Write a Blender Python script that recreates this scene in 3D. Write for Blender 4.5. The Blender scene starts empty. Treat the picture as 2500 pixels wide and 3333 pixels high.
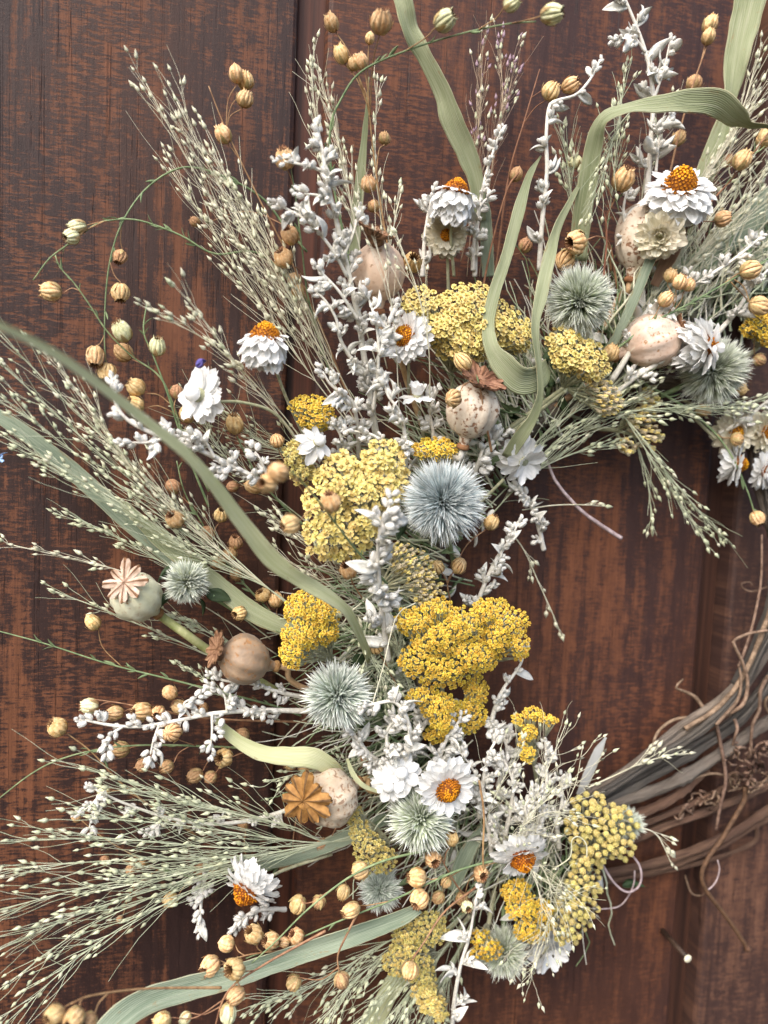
import bpy, math, random
import numpy as np
from mathutils import Vector, Matrix

S = bpy.context.scene
C = S.collection
PI = math.pi

# ---------------------------------------------------------------- camera
W0, H0, FPX = 2500.0, 3333.0, 2507.0          # photograph size and focal length in its pixels
DN = 0.46                                      # metres from the lens to the door
# vanishing points of the door's horizontals and verticals give the camera's turn
ax = Vector((11570, 300, FPX)).normalized()
dz = Vector((-1381, 31270, FPX))
dz = (dz - ax * dz.dot(ax)).normalized()
ay = ax.cross(dz)
RCW = Matrix((ax, ay, -dz)).transposed()       # world -> (right, down, forward)
RWC = RCW.transposed()
CAM = Vector((0, -DN, 0))
cd = bpy.data.cameras.new('camera')
cam = bpy.data.objects.new('camera', cd)
C.objects.link(cam)
r = RWC @ Vector((1, 0, 0)); u = RWC @ Vector((0, -1, 0)); b = RWC @ Vector((0, 0, -1))
m = Matrix((r, u, b)).transposed().to_4x4(); m.translation = CAM
cam.matrix_world = m
cd.sensor_fit = 'HORIZONTAL'; cd.sensor_width = 36.0
cd.lens = 36.0 * FPX / W0
cd.clip_start = 0.01; cd.clip_end = 50
cd.dof.use_dof = True
cd.dof.focus_distance = 0.420
cd.dof.aperture_fstop = 5.6
S.camera = cam

# ---------------------------------------------------------------- light
w = bpy.data.worlds.new('World'); S.world = w; w.use_nodes = True
nt = w.node_tree
sky = nt.nodes.new('ShaderNodeTexSky'); sky.sky_type = 'NISHITA'; sky.sun_disc = False
SUN_DIR = Vector((-0.50, -0.62, 0.80)).normalized()      # towards the light: up, out and to the left
sky.sun_elevation = math.asin(SUN_DIR.z)
sky.sun_rotation = math.atan2(SUN_DIR.x, SUN_DIR.y) % (2 * PI)
sky.air_density = 1.0; sky.dust_density = 3.0; sky.ozone_density = 1.0
bg = nt.nodes['Background']; bg.inputs['Strength'].default_value = 0.125
nt.links.new(sky.outputs[0], bg.inputs[0])
sd = bpy.data.lights.new('sun', 'SUN'); sd.energy = 1.5; sd.angle = math.radians(55); sd.color = (1, .96, .90)
sun = bpy.data.objects.new('sun', sd); C.objects.link(sun)
sun.rotation_euler = SUN_DIR.to_track_quat('Z', 'Y').to_euler()
S.view_settings.view_transform = 'Standard'; S.view_settings.look = 'None'
S.view_settings.exposure = 1.24; S.view_settings.gamma = 1
S.cycles.use_denoising = True
S.cycles.denoiser = 'OPENIMAGEDENOISE'
S.cycles.max_bounces = 6; S.cycles.diffuse_bounces = 4
S.cycles.transparent_max_bounces = 4

# ---------------------------------------------------------------- placing
def P(x, y, h=0.0):
    """the point that stands h metres off the door on the sight line of a photograph pixel"""
    d = RWC @ Vector(((x - W0 / 2) / FPX, (y - H0 / 2) / FPX, 1))
    return CAM + d * ((DN - h) / d.y)
def mpp(x, y, h):
    return (RCW @ (P(x, y, h) - CAM)).z / FPX
def D(dx, dy, t=0.0):
    return Vector((dx, -t, -dy)).normalized()
def hx(s):
    s = s.lstrip('#'); o = []
    for i in (0, 2, 4):
        c = int(s[i:i + 2], 16) / 255
        o.append(c / 12.92 if c <= .04045 else ((c + .055) / 1.055) ** 2.4)
    return (o[0], o[1], o[2], 1)
def frame(axis, roll=0.0):
    z = axis.normalized()
    x = Vector((0, 0, 1)).cross(z)
    if x.length < 1e-3: x = Vector((1, 0, 0))
    x.normalize(); y = z.cross(x)
    c, s = math.cos(roll), math.sin(roll)
    return Matrix((x * c + y * s, y * c - x * s, z)).transposed()
def mtx(pos, axis, roll, sx, sy=None, sz=None):
    sy = sx if sy is None else sy; sz = sx if sz is None else sz
    M = frame(axis, roll) @ Matrix.Diagonal((sx, sy, sz))
    M = M.to_4x4(); M.translation = pos
    return M
def smooth(pts, n):
    """Catmull-Rom through points (Vectors)"""
    pts = [Vector(p) for p in pts]
    if len(pts) == 2:
        return [pts[0].lerp(pts[1], i / n) for i in range(n + 1)]
    q = [pts[0] * 2 - pts[1]] + pts + [pts[-1] * 2 - pts[-2]]
    L = [(pts[i + 1] - pts[i]).length for i in range(len(pts) - 1)]
    tot = sum(L); out = []
    for k in range(n + 1):
        s = tot * k / n; i = 0
        while i < len(L) - 1 and s > L[i]: s -= L[i]; i += 1
        t = min(1, s / max(L[i], 1e-9))
        a, b_, c, d = q[i:i + 4]
        out.append(.5 * ((2 * b_) + (c - a) * t + (2 * a - 5 * b_ + 4 * c - d) * t * t + (3 * b_ - a - 3 * c + d) * t ** 3))
    return out

# ---------------------------------------------------------------- meshes
class MB:
    def __init__(s): s.v = []; s.f = []; s.m = []; s.u = []
    def add(s, vs, fs, mi=0, uv=None):
        o = len(s.v); s.v += vs
        s.u += uv if uv else [(0, 0, 0)] * len(vs)
        s.f += [tuple(i + o for i in f) for f in fs]
        s.m += [mi] * len(fs) if isinstance(mi, int) else mi
    def tube(s, pts, r0, r1=None, seg=6, mi=0, cap=True, rf=None):
        n = len(pts); r1 = r0 if r1 is None else r1
        vs = []; uv = []; dist = 0
        t = (pts[1] - pts[0]).normalized()
        x = t.orthogonal().normalized()
        for i in range(n):
            a = pts[max(i - 1, 0)]; c = pts[min(i + 1, n - 1)]
            t = (c - a)
            t = t.normalized() if t.length > 1e-9 else Vector((0, 0, 1))
            x = (x - t * x.dot(t)).normalized(); y = t.cross(x)
            if i: dist += (pts[i] - pts[i - 1]).length
            f = i / (n - 1); R = r0 + (r1 - r0) * f
            for k in range(seg):
                an = 2 * PI * k / seg
                q = R * (rf(f, k, seg) if rf else 1)
                p = pts[i] + x * (math.cos(an) * q) + y * (math.sin(an) * q)
                vs.append((p.x, p.y, p.z)); uv.append((k / seg, dist, R))
        fs = [(i * seg + k, i * seg + (k + 1) % seg, (i + 1) * seg + (k + 1) % seg, (i + 1) * seg + k) for i in range(n - 1) for k in range(seg)]
        if cap: fs += [tuple(range(seg))[::-1], tuple((n - 1) * seg + k for k in range(seg))]
        s.add(vs, fs, mi, uv)
    def inst(s, mb, M, mi=None):
        vs = [tuple(M @ Vector(v)) for v in mb.v]
        s.add(vs, mb.f, [mi] * len(mb.f) if mi is not None else list(mb.m), list(mb.u))
    def mesh(s, name, mats, base=None, sm=True):
        me = bpy.data.meshes.new(name)
        v = np.array(s.v, dtype=np.float64)
        if base is not None: v = v - np.array(base)
        me.from_pydata(v.tolist(), [], s.f)
        for k in mats: me.materials.append(k)
        me.polygons.foreach_set('material_index', s.m)
        if sm: me.polygons.foreach_set('use_smooth', [True] * len(s.f))
        at = me.attributes.new('tuv', 'FLOAT_VECTOR', 'POINT')
        at.data.foreach_set('vector', np.array(s.u, dtype=np.float32).ravel())
        return me
    def build(s, name, mats, parent=None, sm=True, kind=None):
        if not isinstance(mats, (list, tuple)): mats = [mats]
        base = BASE.get(parent.name) if parent else None
        o = bpy.data.objects.new(name, s.mesh(name, mats, base, sm))
        C.objects.link(o)
        if parent: o.parent = parent; BASE[o.name] = base
        if kind: o['kind'] = kind
        return o
BASE = {}
def thing(name, label, cat, base, group=None):
    o = bpy.data.objects.new(name, None); C.objects.link(o)
    o.empty_display_size = .005
    o.location = base; BASE[o.name] = Vector(base)
    o['label'] = label; o['category'] = cat
    if group: o['group'] = group
    return o
def piece(name, me, parent, M):
    """an alike piece: shares its mesh, stands at world matrix M under its thing"""
    o = bpy.data.objects.new(name, me); C.objects.link(o)
    o.parent = parent
    M = M.copy(); M.translation = M.translation - BASE[parent.name]
    o.matrix_basis = M
    return o
def sub(name, me, parent):
    o = bpy.data.objects.new(name, me); C.objects.link(o); o.parent = parent
    return o

# ---------------------------------------------------------------- materials
class NT:
    def __init__(s, name):
        s.m = bpy.data.materials.new(name); s.m.use_nodes = True
        s.t = s.m.node_tree; s.b = s.t.nodes['Principled BSDF']
    def n(s, t, **k):
        nd = s.t.nodes.new(t)
        for a, v in k.items(): setattr(nd, a, v)
        return nd
    def l(s, a, b): s.t.links.new(a, b)
    def coord(s, kind='Object', scale=(1, 1, 1)):
        mp = s.n('ShaderNodeMapping'); mp.inputs['Scale'].default_value = scale
        if kind == 'tuv':
            a = s.n('ShaderNodeAttribute', attribute_name='tuv'); s.l(a.outputs['Vector'], mp.inputs[0])
        else:
            a = s.n('ShaderNodeTexCoord'); s.l(a.outputs[kind], mp.inputs[0])
        return mp.outputs[0]
    def noise(s, co, scale=1, detail=4, rough=.55, w=None):
        nd = s.n('ShaderNodeTexNoise'); nd.inputs['Scale'].default_value = scale
        nd.inputs['Detail'].default_value = detail; nd.inputs['Roughness'].default_value = rough
        if w is not None:
            nd.noise_dimensions = '4D'; s.l(w, nd.inputs['W'])
        s.l(co, nd.inputs['Vector'])
        return nd.outputs[0]
    def ramp(s, f, stops, interp='LINEAR'):
        nd = s.n('ShaderNodeValToRGB'); e = nd.color_ramp.elements; nd.color_ramp.interpolation = interp
        while len(e) < len(stops): e.new(.5)
        for i, (p, c) in enumerate(stops):
            e[i].position = p; e[i].color = c if len(c) == 4 else (*c, 1)
        s.l(f, nd.inputs[0]); return nd.outputs[0]
    def mix(s, f, a, b, mode='MIX'):
        nd = s.n('ShaderNodeMix', data_type='RGBA', blend_type=mode)
        for k, v in ((0, f), (6, a), (7, b)):
            if isinstance(v, (int, float)): nd.inputs[k].default_value = v
            elif isinstance(v, tuple): nd.inputs[k].default_value = v
            else: s.l(v, nd.inputs[k])
        return nd.outputs[2]
    def math(s, op, a, b=0.0, c=None, clamp=False):
        nd = s.n('ShaderNodeMath', operation=op, use_clamp=clamp)
        for k, v in enumerate((a, b) if c is None else (a, b, c)):
            if isinstance(v, (int, float)): nd.inputs[k].default_value = v
            else: s.l(v, nd.inputs[k])
        return nd.outputs[0]
    def rnd(s): return s.n('ShaderNodeObjectInfo').outputs['Random']
    def bump(s, h, strength=.3, dist=.0005, prev=None):
        nd = s.n('ShaderNodeBump'); nd.inputs['Strength'].default_value = strength; nd.inputs['Distance'].default_value = dist
        s.l(h, nd.inputs['Height'])
        if prev is not None: s.l(prev, nd.inputs['Normal'])
        s.l(nd.outputs[0], s.b.inputs['Normal']); return nd.outputs[0]
    def out(s, col=None, rough=.6, sheen=0, trans=0, spec=.35):
        if col is not None:
            if isinstance(col, tuple): s.b.inputs['Base Color'].default_value = col
            else: s.l(col, s.b.inputs['Base Color'])
        if isinstance(rough, (int, float)): s.b.inputs['Roughness'].default_value = rough
        else: s.l(rough, s.b.inputs['Roughness'])
        s.b.inputs['Specular IOR Level'].default_value = spec
        if sheen:
            s.b.inputs['Sheen Weight'].default_value = sheen; s.b.inputs['Sheen Roughness'].default_value = .5
        if trans and col is not None:       # thin dry tissue lets some light through
            tr = s.n('ShaderNodeBsdfTranslucent'); mx = s.n('ShaderNodeMixShader'); mx.inputs[0].default_value = trans
            if isinstance(col, tuple): tr.inputs[0].default_value = col
            else: s.l(col, tr.inputs[0])
            o = s.t.nodes['Material Output']
            s.l(s.b.outputs[0], mx.inputs[1]); s.l(tr.outputs[0], mx.inputs[2]); s.l(mx.outputs[0], o.inputs[0])
        return s.m
def dry(name, c1, c2, scale=400, rough=.65, sheen=0, trans=0, bump=.2, rv=.25, kind='Object', cs=(1, 1, 1), spec=.3, stops=(.35, .65), bd=.0004):
    """two tones in a noise, with each object a little lighter or darker than the next"""
    t = NT(name); rn = t.rnd()
    co = t.coord(kind, cs); n = t.noise(co, scale, 4, .6, w=t.math('MULTIPLY', rn, 20))
    col = t.ramp(n, [(stops[0], hx(c1)), (stops[1], hx(c2))])
    if rv:
        hs = t.n('ShaderNodeHueSaturation')
        t.l(t.math('MULTIPLY_ADD', rn, rv, 1 - rv / 2), hs.inputs['Value'])
        t.l(t.math('MULTIPLY_ADD', t.math('FRACT', t.math('MULTIPLY', rn, 7.3)),   .022, .489), hs.inputs['Hue'])
        t.l(col, hs.inputs['Color']); col = hs.outputs[0]
    if bump: t.bump(n, bump, bd)
    return t.out(col, rough, sheen, trans, spec)

def wood(nm, r1, r2, d1, d2, m1, m2, sw, aw, con, mx, off):
    t = NT(nm); rn = t.math('MULTIPLY', t.rnd(), 30)
    N = lambda sx, sz, d=4, r_=.6, o=0: t.noise(t.coord('Object', (sx, 1, sz)), 1, d, r_, w=t.math('ADD', rn, o) if o else rn)
    c5 = lambda f, a: t.math('MULTIPLY', t.math('SUBTRACT', f, .5), a)
    blot, streak, saw = N(120, 60, 5, .7), N(100, 6, 6, .7), N(120, 640, 4, .66)
    fine, grain, fib = N(1300, 1300, 3, .65), N(560, 22, 3, .6), N(240, 40, 5, .7, 3)
    zone, zone2, big = N(7, 5, 2, .5, 5), N(13, 5, 4, .55, 9), N(5, 3.2, 2, .5, 14)
    zs = t.ramp(zone, [(.42, (0, 0, 0)), (.60, (1, 1, 1))])          # where the saw marks show more than the grain
    k = t.math('ADD', c5(blot, .8), c5(fine, .55))
    k = t.math('ADD', k, t.math('MULTIPLY', c5(streak, sw), t.math('MULTIPLY_ADD', zs, -.75, 1.1)))
    k = t.math('ADD', k, t.math('MULTIPLY', c5(saw, aw), t.math('MULTIPLY_ADD', zs, .75, .38)))
    k = t.math('ADD', k, t.math('ADD', c5(zone2, .8), c5(fib, .6)))
    mask = t.math('MULTIPLY_ADD', k, con, off, clamp=True)
    rust = t.mix(t.math('ADD', grain, c5(blot, 1.2), clamp=True), hx(r1), hx(r2))
    dark = t.mix(t.math('ADD', fine, c5(fib, .9), clamp=True), hx(d1), hx(d2))
    mid = t.mix(t.math('ADD', fib, c5(fine, .6), clamp=True), hx(m1), hx(m2))
    dk = t.mix(t.math('MULTIPLY', t.ramp(big, [(.42, (0, 0, 0)), (.62, (1, 1, 1))]), mx), dark, mid)
    col = t.mix(t.math('MULTIPLY', mask, t.math('MULTIPLY_ADD', zone2, .9, .22)), dk, rust)
    cr = N(260, 1.6, 2, .5)
    line = t.ramp(t.math('ABSOLUTE', t.math('SUBTRACT', cr, .5)), [(.0, (1, 1, 1)), (.009, (0, 0, 0))])
    lm = t.math('MULTIPLY', line, t.ramp(blot, [(.42, (0, 0, 0)), (.55, (1, 1, 1))]))
    col = t.mix(t.math('MULTIPLY', lm, .7), col, hx('#150e0e'))
    hgt = t.math('ADD', t.math('MULTIPLY', grain, .5), t.math('MULTIPLY', saw, .5))
    hgt = t.math('ADD', hgt, t.math('MULTIPLY', fine, .5)); hgt = t.math('SUBTRACT', hgt, t.math('MULTIPLY', lm, 1.2))
    hgt = t.math('SUBTRACT', hgt, t.math('MULTIPLY', mask, .3))
    t.bump(hgt, .5, .0006)
    return t.out(col, t.math('MULTIPLY_ADD', mask, .12, .52), spec=.22)
M_WOOD = wood('worn_stained_wood', '#50311f', '#85543a', '#1f1616', '#3e2b27', '#331f17', '#553524', 2.4, 1.9, 3.6, .75, .24)
M_WOODR = wood('reddish_stained_wood', '#55331f', '#84533a', '#281a19', '#48332f', '#3d261d', '#5f3c2b', 1.5, 2.6, 3.0, .75, .26)
M_WOODG = wood('greyish_stained_wood', '#583a2c', '#85604c', '#30221f', '#4e3a35', '#422c24', '#664537', 2.0, 1.6, 2.8, .7, .30)
def groove_wood(nm, c1, c2):
    t = NT(nm); g = t.noise(t.coord('Object', (260, 1, 4)), 1, 4, .6)
    col = t.ramp(g, [(.35, hx(c1)), (.65, hx(c2))])
    t.bump(g, .4, .0006); return t.out(col, .6)
M_GROOVE = groove_wood('groove_wood', '#2e1911', '#583122')
M_GROOVED = groove_wood('shaded_groove_wood', '#2a1a15', '#4a2f24')  # shade of the right hand groove put into a darker wood colour
# ================================================================ the door
def door():
    o = bpy.data.objects.new('wooden_door', None); C.objects.link(o); BASE[o.name] = Vector((0, 0, 0))
    o['kind'] = 'structure'; o['label'] = 'dark weathered wooden door of vertical boards behind the wreath'
    xs = [P(925, 1667).x, P(1004, 1667).x, P(2312, 1667).x, P(2396, 1667).x]
    zt, zb = .55, -.55
    def board(x0, x1, c0, c1, wm):
        # outline seen from above: worn arrises and a sloping edge down into the groove
        pr = []
        if c0: pr += [(x0, .024), (x0 + .0006, .004), (x0 + .0018, .0012), (x0 + .004, 0)]
        else: pr += [(x0, .024), (x0, 0)]
        pr += [(x0 + (x1 - x0) * k / 8, 0) for k in range(1, 8)]
        if c1: pr += [(x1 - .004, 0), (x1 - .0018, .0012), (x1 - .0006, .004), (x1, .024)]
        else: pr += [(x1, 0), (x1, .024)]
        mb = MB(); n = len(pr)
        vs = [(x, y, z) for z in (zb, zt) for x, y in pr]
        mb.add(vs, [(i, i + 1, n + i + 1, n + i) for i in range(n - 1)] + [tuple(range(n))[::-1], tuple(range(n, 2 * n))])
        b_ = mb.build('board', wm, o, sm=False)
    board(-.7, xs[0], 0, 1, M_WOOD); board(xs[1], xs[2], 1, 1, M_WOODR); board(xs[3], .8, 1, 0, M_WOODG)
    for a, b_, y, gm in ((xs[0], xs[1], .0085, M_GROOVE), (xs[2], xs[3], .016, M_GROOVED)):
        mb = MB()
        mb.add([(a - .002, y, zb), (b_ + .002, y, zb), (b_ + .002, y, zt), (a - .002, y, zt),
                (a - .002, y + .005, zb), (b_ + .002, y + .005, zb), (b_ + .002, y + .005, zt), (a - .002, y + .005, zt)],
               [(0, 1, 2, 3), (5, 4, 7, 6), (4, 0, 3, 7), (1, 5, 6, 2), (3, 2, 6, 7), (4, 5, 1, 0)])
        s = mb.build('groove_strip', gm, o, sm=False)
    return o
door()
# ================================================================ plant materials
M_CAP = dry('flax_capsule_skin', '#c4965f', '#efcf9c', 2.4, .55, rv=.36, bump=.15, bd=.02, spec=.4)
M_CAPD = dry('flax_capsule_dull', '#9c744e', '#cba47a', 3.2, .6, rv=.3, bump=.15, bd=.02)
M_CAPG = dry('flax_capsule_unripe', '#c4c492', '#ebe5bf', 3.0, .5, rv=.2, bump=.1, bd=.02)
M_SEAM = dry('flax_seam', '#6d4526', '#9a6b3f', 5, .7, rv=.2)
M_INNER = dry('flax_capsule_inside', '#4a2f1c', '#7a5434', 5, .7, rv=.2)
M_CALYX = dry('flax_calyx', '#a58a58', '#cdb283', 4, .65, rv=.25)
M_STEMG = dry('green_stem', '#5f7350', '#8b9a70', 220, .6, rv=.25)
M_STEMT = dry('tan_stem', '#7d5a40', '#b5906a', 220, .6, rv=.25)
M_STEMR = dry('reddish_stem', '#6b4636', '#94664e', 220, .6, rv=.2)
M_SILVER = dry('silver_felt', '#e2dfd6', '#fbf9f3', 3, .85, rv=.10, bump=.3, bd=.03, trans=.2)
M_SILST = dry('silver_stem', '#c9c4b6', '#e6e2d8', 500, .85, rv=.12, bump=.3)
M_SILL = dry('silver_leaf', '#d6d5cb', '#f5f3ec', 4, .85, rv=.16, bump=.2, bd=.02, trans=.2)
M_HAIR = dry('grass_hair', '#bfbb9e', '#e3dfc9', 90, .6, rv=.25, bump=0)
M_HAIRG = dry('green_grass_hair', '#a2ab8c', '#cfd3b9', 90, .6, rv=.25, bump=0)
M_HAIRM = dry('mauve_grass_hair', '#947f6c', '#bda78f', 90, .6, rv=.25, bump=0)
M_SPK = dry('grass_seed', '#c6c4a4', '#e6e4cd', 2.2, .5, rv=.2, bump=.1, bd=.02, trans=.15)
M_SPKG = dry('green_grass_seed', '#b5ba93', '#dcdfc2', 2.2, .5, rv=.25, bump=.1, bd=.02, trans=.15)
M_SPKP = dry('purple_grass_seed', '#84667a', '#c2a9b0', 2.2, .5, rv=.3, bump=.1, bd=.02, trans=.15)
M_SPKD = dry('dark_grass_seed', '#37352e', '#6d685a', 2.2, .35, rv=.3, bump=.1, bd=.02, spec=.5)
M_YPALE = dry('pale_yellow_floret', '#dac168', '#f2e19c', 2.2, .7, rv=.22, bump=.25, bd=.05, trans=.15)
M_YPC = dry('ochre_floret_eye', '#d3b04c', '#eed57c', 4, .8, rv=.25, bump=.5, bd=.08)
M_YGOLD = dry('gold_floret', '#eabc38', '#fadf6a', 2.0, .65, rv=.25, bump=.25, bd=.05, trans=.15)
M_YGC = dry('deep_gold_floret_eye', '#dba626', '#f3c844', 4, .8, rv=.25, bump=.5, bd=.08)
M_YOLIVE = dry('olive_yellow_floret', '#bcab5a', '#dfd18e', 2.4, .75, rv=.22, bump=.3, bd=.05, trans=.1)
M_CUP = dry('floret_cup', '#a39566', '#d3c698', 3, .85, rv=.2, bump=.4, bd=.06)
M_CUPB = dry('dry_floret_cup', '#a89a76', '#d9ceb0', 3, .85, rv=.2, bump=.4, bd=.06)
M_YST = dry('yarrow_stem', '#8f8f6e', '#bcb999', 300, .8, sheen=.2, rv=.15, bump=.4)
M_PETAL = dry('paper_petal', '#e4e3df', '#f8f8f6', 2.2, .5, rv=.06, bump=.15, bd=.02, trans=.25, cs=(7, 1, 1))
M_CREAM = dry('cream_petal', '#d2c9ac', '#efe8d4', 2.2, .5, rv=.1, bump=.25, bd=.03, trans=.22, cs=(7, 1, 1))
M_DISC = dry('orange_disc', '#94500c', '#d48c1a', 900, .7, rv=.1, bump=.3)
M_DISCT = dry('gold_disc_top', '#cf820f', '#f0b024', 900, .7, rv=.1, bump=.3)
M_DISCB = dry('brown_disc', '#5c3312', '#96581a', 900, .75, rv=.1, bump=.3)
M_CROWN = dry('pod_crown_tan', '#80552f', '#aa7846', 260, .7, rv=.12, bump=.5)
M_CROWNP = dry('pod_crown_pink', '#a0856e', '#d4bdaa', 260, .7, rv=.12, bump=.5)
M_CROWNB = dry('pod_crown_brown', '#6d4a36', '#a17d60', 260, .7, rv=.12, bump=.5)
M_RIDGE = dry('pod_crown_ridge', '#4f3420', '#7d5a3c', 260, .75, rv=.1, bump=.5)
M_COLLAR = dry('pod_collar', '#7d5636', '#a77d55', 300, .7, rv=.1, bump=.4)
M_PODST = dry('pod_stem_green', '#8b9458', '#b7b887', 160, .55, rv=.1, bump=.2)
M_PODSTT = dry('pod_stem_tan', '#a1805a', '#cdae86', 160, .55, rv=.1, bump=.2)
M_THLEAF = dry('thistle_leaf', '#23331f', '#4a5c3c', 200, .6, rv=.15)
M_PURPLE = dry('purple_petal', '#3b356f', '#6d68b0', 300, .6, rv=.1)
M_BLUE = dry('blue_petal', '#5e93cf', '#b5d6f0', 500, .6, rv=.1)
M_BRASS = dry('bright_nail_head', '#d8cfae', '#f4efd8', 500, .4, rv=0, bump=0)
M_IRON = dry('dark_nail', '#2b2019', '#45352a', 300, .55, rv=0)

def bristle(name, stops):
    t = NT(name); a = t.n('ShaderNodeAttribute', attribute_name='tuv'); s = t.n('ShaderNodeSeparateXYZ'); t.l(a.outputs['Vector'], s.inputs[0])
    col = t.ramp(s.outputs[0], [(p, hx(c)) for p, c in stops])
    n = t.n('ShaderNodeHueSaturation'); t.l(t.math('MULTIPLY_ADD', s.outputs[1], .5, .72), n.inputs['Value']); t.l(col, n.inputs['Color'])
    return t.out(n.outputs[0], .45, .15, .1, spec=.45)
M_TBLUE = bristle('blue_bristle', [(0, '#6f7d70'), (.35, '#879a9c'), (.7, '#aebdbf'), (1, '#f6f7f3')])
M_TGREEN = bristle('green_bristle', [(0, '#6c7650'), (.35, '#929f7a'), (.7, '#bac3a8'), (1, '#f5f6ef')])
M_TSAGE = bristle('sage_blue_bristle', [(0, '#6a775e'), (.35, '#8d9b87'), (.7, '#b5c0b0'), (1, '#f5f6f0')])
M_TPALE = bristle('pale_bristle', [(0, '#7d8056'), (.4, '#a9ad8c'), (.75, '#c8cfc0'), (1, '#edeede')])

def blade_mat(name, c1, c2, c3):
    t = NT(name); co = t.coord('tuv', (13, 30, 0)); n = t.noise(co, 1, 3, .6, w=t.math('MULTIPLY', t.rnd(), 9))
    big = t.noise(t.coord('tuv', (1.2, 22, 0)), 1, 3, .5, w=t.math('MULTIPLY', t.rnd(), 17))
    a = t.n('ShaderNodeAttribute', attribute_name='tuv'); s = t.n('ShaderNodeSeparateXYZ'); t.l(a.outputs['Vector'], s.inputs[0])
    wv = t.math('SINE', t.math('MULTIPLY', s.outputs[0], 2 * PI * 15))
    col = t.ramp(big, [(.38, hx(c1)), (.62, hx(c2))])
    col = t.mix(t.math('MULTIPLY', t.ramp(n, [(.45, (0, 0, 0)), (.72, (1, 1, 1))]), .55), col, hx(c3))
    t.bump(t.math('ADD', t.math('MULTIPLY', wv, .3), n), .55, .0008)
    col = t.mix(t.math('MULTIPLY_ADD', wv, .10, .10), col, hx(c3))
    ed = t.math('MULTIPLY', t.math('ABSOLUTE', t.math('SUBTRACT', s.outputs[0], .5)), 2)
    col = t.mix(t.math('MULTIPLY', t.ramp(ed, [(.90, (0, 0, 0)), (.99, (1, 1, 1))]), .7), col, hx('#cfc7a2'))
    br = t.noise(t.coord('tuv', (3.5, 120, 0)), 1, 4, .65, w=t.math('MULTIPLY', t.rnd(), 31))
    col = t.mix(t.math('MULTIPLY', t.ramp(t.math('MULTIPLY_ADD', ed, .10, br), [(.66, (0, 0, 0)), (.74, (1, 1, 1))]), .55), col, hx('#a58a60'))
    return t.out(col, .6, 0, .25, spec=.3)
M_BLADE = blade_mat('sage_blade', '#89936a', '#a7ae87', '#cdceb0')
M_BLADEB = blade_mat('bluegreen_blade', '#74866f', '#9ca990', '#c6cdb6')
M_BLADEY = blade_mat('yellowgreen_blade', '#bfc48c', '#d5d7a8', '#e6e5c6')
M_BLADEW = blade_mat('silver_blade', '#a9adab', '#c9cbca', '#dcdcdc')
M_BLADET = blade_mat('brown_blade', '#8a6650', '#ad8a70', '#c8ab8e')

def pod_mat(name, c1, c2, spot, th, amt=.9):
    t = NT(name); co = t.coord('Object'); r = t.math('MULTIPLY', t.rnd(), 9)
    n = t.noise(co, 70, 4, .6, w=r); f = t.noise(co, 420, 3, .6, w=r); s = t.noise(co, 430, 2, .5, w=r); z = t.noise(co, 70, 1, .5, w=r)
    col = t.ramp(n, [(.36, hx(c1)), (.64, hx(c2))])
    sp = t.ramp(t.math('ADD', s, t.math('MULTIPLY', t.math('SUBTRACT', z, .5), .35)), [(th, (0, 0, 0)), (th + .035, (1, 1, 1))])
    halo = t.ramp(t.math('ADD', s, t.math('MULTIPLY', t.math('SUBTRACT', z, .5), .35)), [(th - .10, (0, 0, 0)), (th, (1, 1, 1))])
    col = t.mix(t.math('MULTIPLY', halo, .35), col, hx('#a97a4e'))
    col = t.mix(t.math('MULTIPLY', sp, amt), col, hx(spot))
    h = t.math('ADD', t.math('MULTIPLY', n, 1.0), t.math('MULTIPLY', f, .25)); h = t.math('SUBTRACT', h, t.math('MULTIPLY', sp, .3))
    t.bump(h, .6, .0016); return t.out(col, .5, .1, spec=.35)
M_PODPINK = pod_mat('pod_pinkish', '#d3b194', '#ead2bb', '#8a6138', .66, .5)
M_PODSPOT = pod_mat('pod_spotted', '#c9b69f', '#e3d7c5', '#7c4c28', .59, .8)
M_PODGREEN = pod_mat('pod_greenish', '#c3c19f', '#dedbc0', '#9a6a34', .655, .9)
M_PODBROWN = pod_mat('pod_brown', '#84705c', '#a88d70', '#9a6a38', .60, .6)
M_PODPALE = pod_mat('pod_pale', '#cbae99', '#e3d0c0', '#a47442', .625, .7)
M_PODWHITE = pod_mat('pod_ivory', '#ab977f', '#d3c4ad', '#7d5a42', .60, .6)

def vine_mat(name, c1, c2, c3):
    t = NT(name); co = t.coord('tuv', (9, 60, 0)); n = t.noise(co, 1, 5, .65, w=t.math('MULTIPLY', t.rnd(), 9))
    fb = t.noise(t.coord('tuv', (26, 45, 0)), 1, 4, .6)
    b = t.noise(t.coord('Object', (30, 30, 30)), 1, 3, .5)
    col = t.ramp(n, [(.32, hx(c1)), (.6, hx(c2))]); col = t.mix(t.ramp(b, [(.4, (0, 0, 0)), (.66, (1, 1, 1))]), col, hx(c3))
    t.bump(t.math('ADD', n, fb), 1.0, .002); return t.out(col, .8)
M_VINE = vine_mat('grey_vine_bark', '#463c34', '#84776a', '#726960')
M_VINED = vine_mat('dark_vine_bark', '#35312d', '#6a6259', '#5a5550')
M_VINEB = vine_mat('brown_vine_bark', '#46322a', '#80634f', '#694f41')
M_TEND = dry('tendril', '#5a4638', '#927966', 300, .75, rv=.2, bump=.4)
M_TENDP = dry('mauve_tendril', '#8e7b7c', '#c2b1b2', 300, .6, rv=.1, bump=.2)
M_TENDD = dry('dark_tendril', '#4a3628', '#6a4e3a', 300, .7, rv=.1, bump=.3)

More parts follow.
